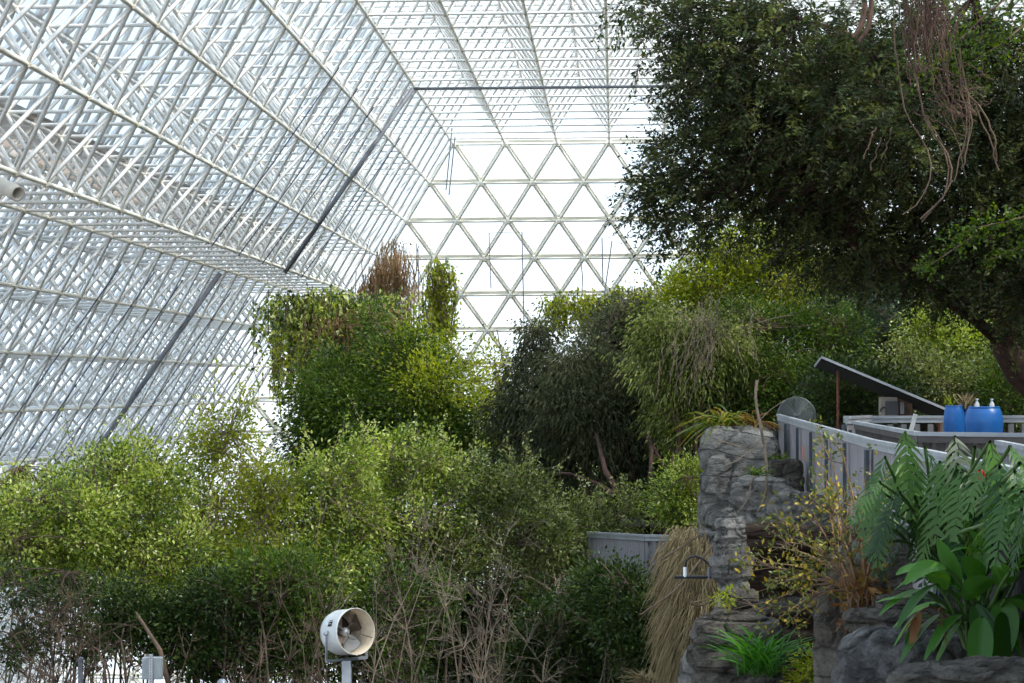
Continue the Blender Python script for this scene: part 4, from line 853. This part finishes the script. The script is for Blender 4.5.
blades('red_flower_spike', 'red flower spike among the split leaves', 'flower', (982, 484, 12.9), 9, .12, (.5, .4, .2), plain('red petal', (.45, .02, .02), .6), 602, .008, 1, .1)
it = []
for x, y, a, l, w, dr, tw in [(958, 590, 110, 60, .42, .1, 0), (940, 575, 150, 55, .38, .45, -.3), (985, 575, 85, 66, .34, .05, 0), (925, 590, 185, 50, .34, .4, -.3), (965, 600, 60, 52, .5, .3, -.6), (1000, 570, 50, 70, .35, .3, -.2),
                              (1010, 585, 70, 60, .45, .25, -.4), (950, 610, 200, 60, .38, .5, -.4), (975, 605, -70, 60, .45, .2, -.6), (1000, 600, -85, 52, .62, .1, -.5), (930, 605, 215, 46, .28, .3, -.2), (990, 560, 120, 50, .4, .2, -.3),
                              (1012, 545, 30, 50, .4, .3, 0), (1005, 600, 20, 50, .5, .5, -.5), (945, 590, 120, 50, .45, .35, -.7), (975, 585, 100, 58, .5, .3, -.7), (962, 620, 230, 48, .3, .2, -.3), (1015, 615, -60, 50, .5, .3, -.4),
                              (955, 575, 165, 62, .3, .5, 0), (1020, 530, 140, 60, .3, .6, -.2), (1000, 590, 95, 50, .5, .2, -.8), (935, 600, 170, 60, .26, .2, -.1), (985, 610, -40, 46, .4, .4, -.4), (1015, 560, 100, 50, .45, .2, 0)]:
    it.append((x, y, 13.2, a, l, tw, w, dr)); it.append((x + rs.uniform(-14, 14), y + rs.uniform(-8, 16), 13.2 + rs.uniform(-.3, .4), a + rs.uniform(-35, 35), l * rs.uniform(.7, 1), tw - .1, w, dr + .15))
big_leaves('broad_leaved_plant', 'bright green plant with broad paddle leaves in the lower right corner', W(985, 648, 13.4), it, 'broad', L_BROAD, 603, GST, .010)
it = [(x, y, 13.1, a, l, 0, .45, .5) for x, y, a, l in [(920, 612, -110, 26), (938, 612, -70, 24), (915, 618, -140, 20)]]
big_leaves('withered_leaves', 'withered red-brown leaves hanging from the broad-leaved plant', W(945, 620, 13.3), it, 'broad', L_RED, 604, RUST, .005)

# ------------------------------------------------------------------ deck, fences and what stands on it
RAIL = plain('weathered light rail', (.36, .38, .41), .6, 0, 3., .12)
RAILD = plain('brown grey fascia', (.10, .085, .08), .7, 0, 4., .2)
PANEL = plain('grey corrugated panel', (.27, .255, .275), .6, 0, 1.5, .12)
POST = plain('blue grey post', (.05, .065, .09), .5, 0, 3., .15)
PICK = plain('grey picket', (.17, .165, .165), .7, 0, 4., .15)
def corr(a, b, z0, z1, pitch=.12, dep=.03):
    a = np.array(a, float); b = np.array(b, float); d = b - a; L_ = np.linalg.norm(d[:2]); n = max(2, int(L_ / pitch) * 4); t = unit(np.append(d[:2], 0.)); nn = np.array([-t[1], t[0], 0])
    prof = [0, 0, 1, 1]; V = []
    for i in range(n + 1):
        u = i / n; p = a + d * u + nn * dep * prof[i % 4]; V += [p + np.array([0, 0, z0]), p + np.array([0, 0, z1])]
    F = [(2 * i, 2 * i + 2, 2 * i + 3, 2 * i + 1) for i in range(n)]
    return V, F
PANEL_SHADED = plain('shaded corrugated panel', (.02, .018, .02), .7)  # near stretch of the corrugated fence, its shade put into the colour
def fence(name, label, pts, h, posts, group=None, panel=PANEL, picket=False, rail=RAIL, fascia=None, capw=.055):
    """pts: list of world points of the rail top"""
    t = thing(name, label, 'fence', (pts[0][0], pts[0][1], pts[0][2] - h)); 
    for a, b, (n0, off) in zip(pts[:-1], pts[1:], posts):
        a = np.array(a, float); b = np.array(b, float); x = unit(b - a)
        m = MB(); m.bar(a - (0, 0, .025), b - (0, 0, .025), capw, .035); m.build('top_rail', rail, t)
        m = MB(); m.bar(a - (0, 0, .07), b - (0, 0, .07), .03, .06); m.build('fascia_board', fascia or rail, t)
        if picket:
            L_ = np.linalg.norm(b - a); n = int(L_ / .17)
            for i in range(min(n, 95)):
                p = a + (b - a) * (i + .5) / n; m = MB(); m.box(p - np.array([0, 0, h / 2 + .06]), (.07, .05, h - .12)); m.build('picket', PICK, t)
            m = MB(); m.bar(a - (0, 0, h - .08), b - (0, 0, h - .08), .05, .08); m.build('bottom_rail', PICK, t)
        else:
            V, F = corr(a, b, -h, -.08); m = MB(); m.add(V, F); m.build('corrugated_panel', panel if len(pts) < 4 or a[1] > 17 or panel is not PANEL else PANEL_SHADED, t)
            nn = np.array([-x[1], x[0], 0]); nn = nn / np.linalg.norm(nn)
            for i in range(n0):
                p = a + (b - a) * ((i + .02) / max(1, n0 - 1 + .04)) + nn * off; m = MB(); m.box(p - np.array([0, 0, h / 2 + .08]), (.035, .07, h - .06)); m.build('post', POST, t)
    return t
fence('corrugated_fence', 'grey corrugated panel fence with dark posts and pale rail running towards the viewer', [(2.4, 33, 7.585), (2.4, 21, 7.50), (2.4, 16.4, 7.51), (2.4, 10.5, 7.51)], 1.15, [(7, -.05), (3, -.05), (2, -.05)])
fence('corrugated_fence', 'second grey fence with a wide pale rail turning right in front of the blue barrels', [(2.78, 26, 7.59), (2.62, 19.4, 7.60), (3.6, 18.9, 7.595), (6.2, 18.6, 7.60)], .34, [(2, -.07), (2, .05), (2, .05)], None, RAILD, False, RAIL, RAILD)
fence('corrugated_fence', 'short sloping pale railed fence piece at the right edge above the split leaves', [(3.06, 18.0, 7.56), (2.85, 12.5, 7.56)], .7, [(3, -.07)])
fence('picket_fence', 'back picket fence along the far side of the deck behind the barrels', [(3.0, 29.5, 7.60), (8.6, 29.5, 7.60)], .75, [(0, 0)], None, PICK, True, RAIL)
fence('picket_fence', 'short end piece of the deck fence left of the equipment box', [(2.85, 27.6, 7.62), (3.35, 29.4, 7.61)], .5, [(3, .05)], None, PANEL)
DECK = plain('deck boards', (.16, .14, .125), .8, 0, 3., .2)
m = MB(); m.box((6.0, 24.7, 6.45), (6.9, 17.6, .16)); tag(m.build('deck', DECK), 'raised wooden deck behind the corrugated fence', 'deck')
# lower walkway railing
a1 = W(588, 531, 36); b1 = W(645, 534, 33); c1 = W(706, 535, 33)
fence('walkway_fence', 'lower grey picket railing seen through the shrub, left of the cliff', [a1, b1, c1], .62, [(2, .05), (3, .05)], None, PANEL, False, RAIL)
m = MB(); m.bar(W(585, 521, 39), W(666, 524, 38), .16, .10); m.build('walkway_beam', RAILD); o = bpy.data.objects['walkway_beam']; tag(o, 'dark wooden beam above the lower grey railing', 'beam')
t = thing('bench_frame', 'pale metal bench frame behind the lower railing, touching the cliff', 'bench', W(690, 540, 36))
m = MB(); m.bar(W(676, 523, 36), W(702, 523, 36), .04, .05); m.bar(W(676, 529, 36), W(702, 529, 36), .04, .04); m.build('backrest', RAIL, t)
for x in (677, 700): m = MB(); m.bar(W(x, 522, 36), W(x, 545, 36), .04, .04, (0, 1, 0)); m.build('leg', RAIL, t)
m = MB(); m.bar(W(674, 533, 36) , W(702, 533, 36), .35, .03); m.build('seat', RAILD, t)

# slanted panel roof
t = thing('slanted_panel_roof', 'slanted black panel roof with a thin pale top edge and a rusty post', 'roof panel', W(838, 413, 31))
A = W(821, 357, 30.6); B = W(950, 411, 30.6); dn = np.array([0, .9, -.10]); th = np.array([0, 0, .035])
m = MB(); m.add([A, B, B + dn, A + dn, A - th, B - th, B + dn - th, A + dn - th], [(0, 1, 2, 3), (7, 6, 5, 4), (0, 4, 5, 1), (1, 5, 6, 2), (2, 6, 7, 3), (3, 7, 4, 0)]); m.build('panel', plain('black panel', (.004, .004, .005), .97), t)
m = MB(); m.bar(A - (0, .02, -.0), B - (0, .02, -.0), .03, .032); m.build('edge_trim', RAIL, t)
m = MB(); m.bar(A + dn * .02 - th * .6, A + dn - th * .6, .03, .03); m.build('end_trim', RAIL, t)
m = MB(); m.tube([W(838, 364, 31) , W(838, 440, 31)], .02, 8); m.build('post', RUST, t); m = MB(); m.tube([W(838, 368, 31), W(825, 359, 31)], .018, 6); m.build('brace', RUST, t)
m = MB(); m.tube([W(940, 410, 31.6), W(940, 440, 31.6)], .03, 8); m.build('post', RUST, t)
# equipment box
t = thing('equipment_box', 'cream and grey equipment box under the slanted black panel', 'equipment box', W(895, 440, 31)); c = W(893, 408, 31.2); mm_ = M(31)
m = MB(); m.box(c + RT * -5 * mm_, (16 * mm_, .3, 22 * mm_)); m.build('housing', plain('cream housing', (.42, .37, .30), .6, 0, 6, .2), t)
m = MB(); m.box(c + RT * 11 * mm_ + np.array([0, .06, 0]), (15 * mm_, .28, 20 * mm_)); m.build('side_housing', plain('tan rusty housing', (.20, .12, .08), .7, 0, 8, .35), t)
m = MB(); m.box(c + RT * -3 * mm_ + np.array([0, -.18, 0]), (12 * mm_, .06, 14 * mm_)); m.build('cover', plain('dark grey cover', (.09, .09, .10), .5), t)
for sx_ in (6.5, 8.5):
    m = MB(); q = c + RT * sx_ * mm_ + np.array([0, -.17, 0]); m.tube([q + (0, 0, .08), q + (.0, -.02, 0), q - (0, 0, .08)], .015, 6); m.build('conduit', RAIL, t)
m = MB(); a_ = np.linspace(0, PI, 9); q = c + RT * -10.5 * mm_ + np.array([0, -.17, -.05])
m.tube([q + RT * .05 * math.cos(x) + np.array([0, 0, .06 * math.sin(x)]) for x in a_], .01, 5); m.build('cable', POST, t)
# leaning white slat
m = MB(); m.bar(W(911, 431, 19.1), W(915.5, 414, 19.1), .035, .02, (0, 1, 0)); tag(m.build('wooden_slat', plain('white slat', (.55, .55, .53), .5)), 'short white slat leaning up from the corner of the rail', 'slat')
# round wire grille
t = thing('fan_grille', 'round dark wire fan grille standing behind the end of the fence', 'fan', W(797, 436, 34)); c = W(796.5, 416.5, 34); R_ = 19 * M(34)
X_ = RT; Z_ = np.array([0, 0, 1.]); GR = plain('grey green wire', (.13, .15, .15), .5, .3)
def ring(c, r, w, off=0, X=X_, Z=Z_, n=40): 
    a = np.linspace(0, 2 * PI, n + 1); m = MB(); m.tube([c + X * r * math.cos(x) + Z * r * math.sin(x) + np.array([0, off, 0]) for x in a], w, 5, False); return m
ring(c, R_, .012).build('rim', GR, t)
m = MB()
for k in range(1, 16):
    rr = R_ * k / 16; q = ring(c, rr, .0045, -.08 * (1 - (k / 16) ** 2)); m.addarr(np.concatenate(q.v), np.array(q.q[4]))
for k in range(28):
    a = 2 * PI * k / 28; d = X_ * math.cos(a) + Z_ * math.sin(a); m.tube([c + d * R_ * s + np.array([0, -.08 * (1 - s * s), 0]) for s in (.05, .35, .7, 1)], .004, 4, False)
m.build('wire_grille', GR, t)
m = MB(); m.lathe([(.001, .0), (.06, .0), (.06, .16), (.001, .16)], c, (0, 1, 0), 16); m.build('motor_hub', POST, t)
m = MB()
for k in range(5):
    a = 2 * PI * k / 5; d = X_ * math.cos(a) + Z_ * math.sin(a); e_ = X_ * -math.sin(a) + Z_ * math.cos(a)
    m.add([c + d * .05 - e_ * .03 + (0, .05, 0), c + d * R_ * .9 - e_ * .09 + (0, .02, 0), c + d * R_ * .9 + e_ * .09 + (0, .1, 0), c + d * .05 + e_ * .03 + (0, .08, 0)], [(0, 1, 2, 3)])
m.build('blade', GR, t)
m = MB(); m.tube([c - Z_ * R_, c - Z_ * (R_ + .8)], .03, 8); m.build('stand', POST, t)
# blue barrels
BLUE = plain('blue plastic', (.015, .13, .42), .38, 0, 3, .1)
def barrel(px, d, wpx, ytop, label, h=.80):
    r = wpx * M(d) / 2 * 1.02; p = W(px, ytop, d); z0 = p[2] - h; t = thing('blue_barrel', label, 'barrel', (p[0], p[1], z0), 'blue barrels on the deck')
    pr = [(.86, 0), (.9, .03), (.955, .2), (.985, .3), (1.0, .34), (1.0, .37), (.97, .41), (.985, .55), (1.0, .68), (1.02, .74), (1.02, .78), (1., .81), (.96, .88), (.89, .945), (.83, .97), (.82, .975), (.85, .98), (.85, 1.), (.78, 1.), (.78, .93), (.01, .93)]
    m = MB(); m.lathe([(a * r, b * h) for a, b in pr], (p[0], p[1], z0), (0, 0, 1), 36); o = m.build('body', BLUE, t, True)
    m = MB(); m.lathe([(.02, 0), (.028, 0), (.028, .012), (.001, .012)], np.array([p[0] - r * .5, p[1] - r * .87, z0 + h * .3]), (-.5, -.87, 0), 10); m.build('plug', RAIL, t)
    return t
barrel(984, 27.2, 36, 406.5, 'large blue plastic barrel, widest and nearest of the three on the deck')
barrel(965.5, 28.2, 28, 407.5, 'middle blue barrel half hidden behind the widest one')
barrel(954, 28.0, 20, 405.5, 'narrow blue barrel at the left of the barrel group')
CLR = plain('clear bottle plastic', (.62, .64, .62), .15)
for x, l in ((977, 'clear bottle neck sticking out of the widest barrel, left of two'), (992, 'clear bottle neck sticking out of the widest barrel, right of two'), (962, 'clear bottle neck sticking out of the middle barrel')):
    d = 27.2 if x != 962 else 28.2; p = W(x, 407, d); m = MB(); m.lathe([(.001, -.1), (.03, -.1), (.032, 0), (.028, .04), (.013, .06), (.013, .085), (.018, .086), (.018, .10), (.001, .10)], p, (0, 0, 1), 14)
    tag(m.build('bottle', CLR, None, True), l, 'bottle', 'bottles in the barrels')
blades('dry_stalks', 'bunch of straw coloured stalks standing in the middle blue barrel', 'dry stalks', (966, 408, 28.0), 80, .24, (.35, .3, .1), STRAW, 701, .010, 1, .1)
blades('green_sprig', 'thin green sprig standing in the narrow blue barrel', 'sprig', (950, 406, 28.0), 20, .22, (.5, .4, .1), L_YEL, 702, .005, 1, .1)

# ------------------------------------------------------------------ white drum fan
WH = plain('white enamel', (.94, .95, .96), .35, 0, 4, .05); INN = plain('warm lit inner enamel', (.72, .60, .46), .4, 0, 8, .15); GALV = plain('galvanised steel', (.42, .45, .50), .4, .5, 6, .15); DK = plain('dark fan metal', (.10, .075, .06), .5, .2, 8, .3)  # INN: warm light inside the drum is put into the lining colour
d = 27.; c = W(356, 631.5, d); R_ = 23.2 * M(d); t = thing('drum_fan', 'white drum fan on a grey post at the bottom centre left', 'fan', W(348, 760, d))
ax = unit(np.array([.66, -.74, .12])); Lf = .42; n_ = 44
m = MB(); m.lathe([(R_, 0), (R_ * 1.015, -.005), (R_ * 1.015, -.03), (R_ * .985, -.05), (R_ * .985, -Lf * .75), (R_ * .90, -Lf * .96), (R_ * .78, -Lf)], c, ax, n_); m.build('drum', WH, t, True)
m = MB(); m.lathe([(R_, 0), (R_ * .97, -.002), (R_ * .965, -Lf * .75), (R_ * .78, -Lf * .97)], c, ax, n_); m.build('inner_lining', INN, t, True)
X_ = unit(np.cross([0, 0, 1.], ax)); Z_ = np.cross(ax, X_)
hc = c - ax * .24
m = MB(); m.lathe([(.001, .06), (.035, .05), (.06, .02), (.06, -.12), (.001, -.12)], hc, ax, 16); m.build('motor', GALV, t, True)
for k in range(4):
    a = 2 * PI * k / 4 + .5; dd = X_ * math.cos(a) + Z_ * math.sin(a); e_ = X_ * -math.sin(a) + Z_ * math.cos(a); V = []
    for s_, w1, tw in ((.05, .03, .05), (.12, .07, .045), (.2, .10, .035), (R_ * .9, .11, .02)):
        V += [hc + dd * s_ - e_ * w1 - ax * tw, hc + dd * s_ + e_ * w1 + ax * tw]
    V2 = [v - ax * .006 for v in V]
    m = MB(); F = []
    for q in range(3): F += [(2 * q, 2 * q + 1, 2 * q + 3, 2 * q + 2), (8 + 2 * q, 8 + 2 * q + 2, 8 + 2 * q + 3, 8 + 2 * q + 1)]
    m.add(V + V2, F); m.build('blade', GALV if k % 2 else DK, t, True)
for k in range(3):
    a = 2 * PI * k / 3 - .35; dd = X_ * math.cos(a) + Z_ * math.sin(a); m = MB(); m.tube([c - ax * .03 + dd * R_ * .95, c - ax * .05 + dd * R_ * .35], .005, 5); m.build('guard_rod', DK, t)
m = MB(); a_ = np.linspace(0, 2 * PI, 21); m.tube([c - ax * .05 + (X_ * math.cos(x) + Z_ * math.sin(x)) * R_ * .35 for x in a_], .004, 4, False); m.build('guard_ring', DK, t)
m = MB(); m.lathe([(R_ * .3, 0), (R_ * .78, .0)], c - ax * Lf * .99, ax, 24); m.build('rear_grille', DK, t)
# U bracket
q1 = c - ax * .2 - X_ * R_ * 1.06; q2 = c - ax * .2 + X_ * R_ * 1.06
dn = R_ * 1.28
cb = W(348, 661, d) - (c - ax * .2)
for q in (q1, q2):
    m = MB(); b_ = q + cb * np.array([0, 0, 1.]); m.bar(q + (0, 0, .03), b_, .03, .015, tuple(ax)); m.build('bracket_arm', GALV, t)
m = MB(); m.bar(q1 + cb * np.array([0, 0, 1.]), q2 + cb * np.array([0, 0, 1.]), .04, .03); m.build('bracket_bar', GALV, t)
for q in (q1, q2): m = MB(); m.lathe([(.001, 0), (.022, 0), (.022, .03), (.001, .03)], q, X_ * (1 if q is q2 else -1), 10); m.build('pivot_bolt', GALV, t)
pc = (q1 + q2) / 2 + cb * np.array([0, 0, 1.]); m = MB(); m.box(pc + np.array([0, 0, -(pc[2]) / 2 + .0]), (.11, .11, pc[2] - .02)); m.build('post', GALV, t)
# small dark maker's mark on the side of the drum
side = unit(-X_ * .62 - Z_ * -.28 - ax * 0); ang0 = math.atan2(float(side @ Z_), float(side @ X_))
def drum_pt(u, v, h): a = ang0 + u / R_; return c - ax * (.17 + v) + (X_ * math.cos(a) + Z_ * math.sin(a)) * (R_ * .985 + h)
def decal(name, u0, u1, v0, v1, h, mat):
    V, F = [], []; n = 6
    for i in range(n + 1):
        u = u0 + (u1 - u0) * i / n; V += [drum_pt(u, v0, h), drum_pt(u, v1, h)]
    for i in range(n): F.append((2 * i, 2 * i + 1, 2 * i + 3, 2 * i + 2))
    m = MB(); m.add(V, F); return m.build(name, mat, t)
decal('maker_badge', -.032, .032, -.042, .042, .003, plain('badge black', (.02, .02, .03), .5))
decal('badge_letter', -.014, .004, -.020, -.010, .005, WH); decal('badge_letter', -.014, .004, .010, .022, .005, WH); decal('badge_underline', -.05, -.042, -.035, .035, .004, plain('badge black line', (.03, .03, .04), .5))

# ------------------------------------------------------------------ small posts and boxes in the thicket
d = 26.5; t = thing('electrical_box', 'pale grey electrical box on a perforated post among the dark stems', 'electrical box', W(152, 760, d))
m = MB(); c_ = W(152.5, 668, d); m.box(c_, (20 * M(d), .12, 22 * M(d))); o = m.build('box', plain('pale grey box', (.42, .46, .48), .5, 0, 8, .1), t)
bv = o.modifiers.new('bevel', 'BEVEL'); bv.width = .012; bv.segments = 2
m = MB(); m.box(c_ + np.array([0, -.085, -.55]), (.045, .04, 1.45)); m.build('post', GALV, t)
for k in range(9): m = MB(); m.lathe([(.001, .001), (.006, .001), (.006, 0)], c_ + np.array([0, -.106, .13 - k * .035]), (0, -1, 0), 8); m.build('post_hole', DK, t)
m = MB(); m.tube([c_ + (-.11, 0, -.12), c_ + (-.12, 0, -.7)], .012, 6); m.build('cable', CABLE, t)
m = MB(); c_ = W(80.5, 690, 26.5); m.box(c_ - np.array([0, 0, .1]), (.05, .05, .9)); m.lathe([(.001, .03), (.02, .02), (.035, 0), (.035, -.02)], c_ + np.array([0, 0, .37]), (0, 0, 1), 10)
tag(m.build('metal_post', DARKPIPE), 'short dark metal post at the bottom left under the light gaps', 'post')
m = MB(); m.lathe([(.001, .05), (.03, .045), (.055, .02), (.06, 0), (.05, -.3), (.001, -.3)], W(222, 683, 26), (0, 0, 1), 14); tag(m.build('sprinkler_cap', GALV, None, True), 'small grey domed cap at the bottom edge between box and fan', 'cap')
# pale pipe poking in from the left
d = 20.; m = MB(); a = W(-34, 166, d); b = W(18, 194, d - .5); axp = unit(b - a); Lp = np.linalg.norm(b - a)
t = thing('pipe', 'pale round open pipe poking in from the left picture edge', 'pipe', a)
m.lathe([(.052, Lp - .25), (.052, Lp - .005), (.060, Lp), (.072, Lp), (.072, Lp - .09), (.067, Lp - .1), (.067, 0)], a, axp, 24); m.build('tube', plain('beige pipe', (.50, .46, .40), .5, 0, 6, .1), t, True)
m = MB(); m.lathe([(.001, Lp - .25), (.053, Lp - .25)], a, axp, 20); m.build('inner_disc', DK, t)
m = MB(); m.box(W(0, 190, d), (.09, .06, .05)); m.build('bracket', RUST, t)
# irrigation riser by the straw slope
d = 18.8; t = thing('irrigation_pipe', 'black irrigation pipe with arched hose in front of the straw slope', 'pipe', W(722, 580, d)); BK = plain('black hose', (.02, .02, .022), .45)
m = MB(); m.tube([W(674, 577, d), W(712, 577, d)], .014, 8); m.build('pipe', BK, t)
m = MB(); m.tube([W(685, 577, d), W(685, 567, d)], .016, 8); m.build('fitting', WH, t)
m = MB(); m.tube([W(709, 579, d), W(709, 568, d)], .015, 8); m.build('fitting', DARKPIPE, t)
m = MB(); m.tube([W(x, y, d) for x, y in [(685, 568), (686, 561), (690, 557), (696, 556), (703, 559), (712, 567), (719, 576), (724, 585)]], .010, 7); m.build('hose', BK, t, True)
# pest tape / orange tag on the fence
m = MB(); p = W(814, 453, 27.2); m.box((2.28, p[1], p[2]), (.012, .09, .17)); tag(m.build('orange_tag', plain('orange tag', (.75, .16, .04), .5)), 'small orange tag on the corrugated fence panel', 'tag')

for o in bpy.data.objects:
    if o.parent is not None and o.name.split('.')[0] in ('foliage', 'twigs', 'twiglets', 'strands', 'shoots', 'dry_leaves', 'boughs'): o['kind'] = 'stuff'
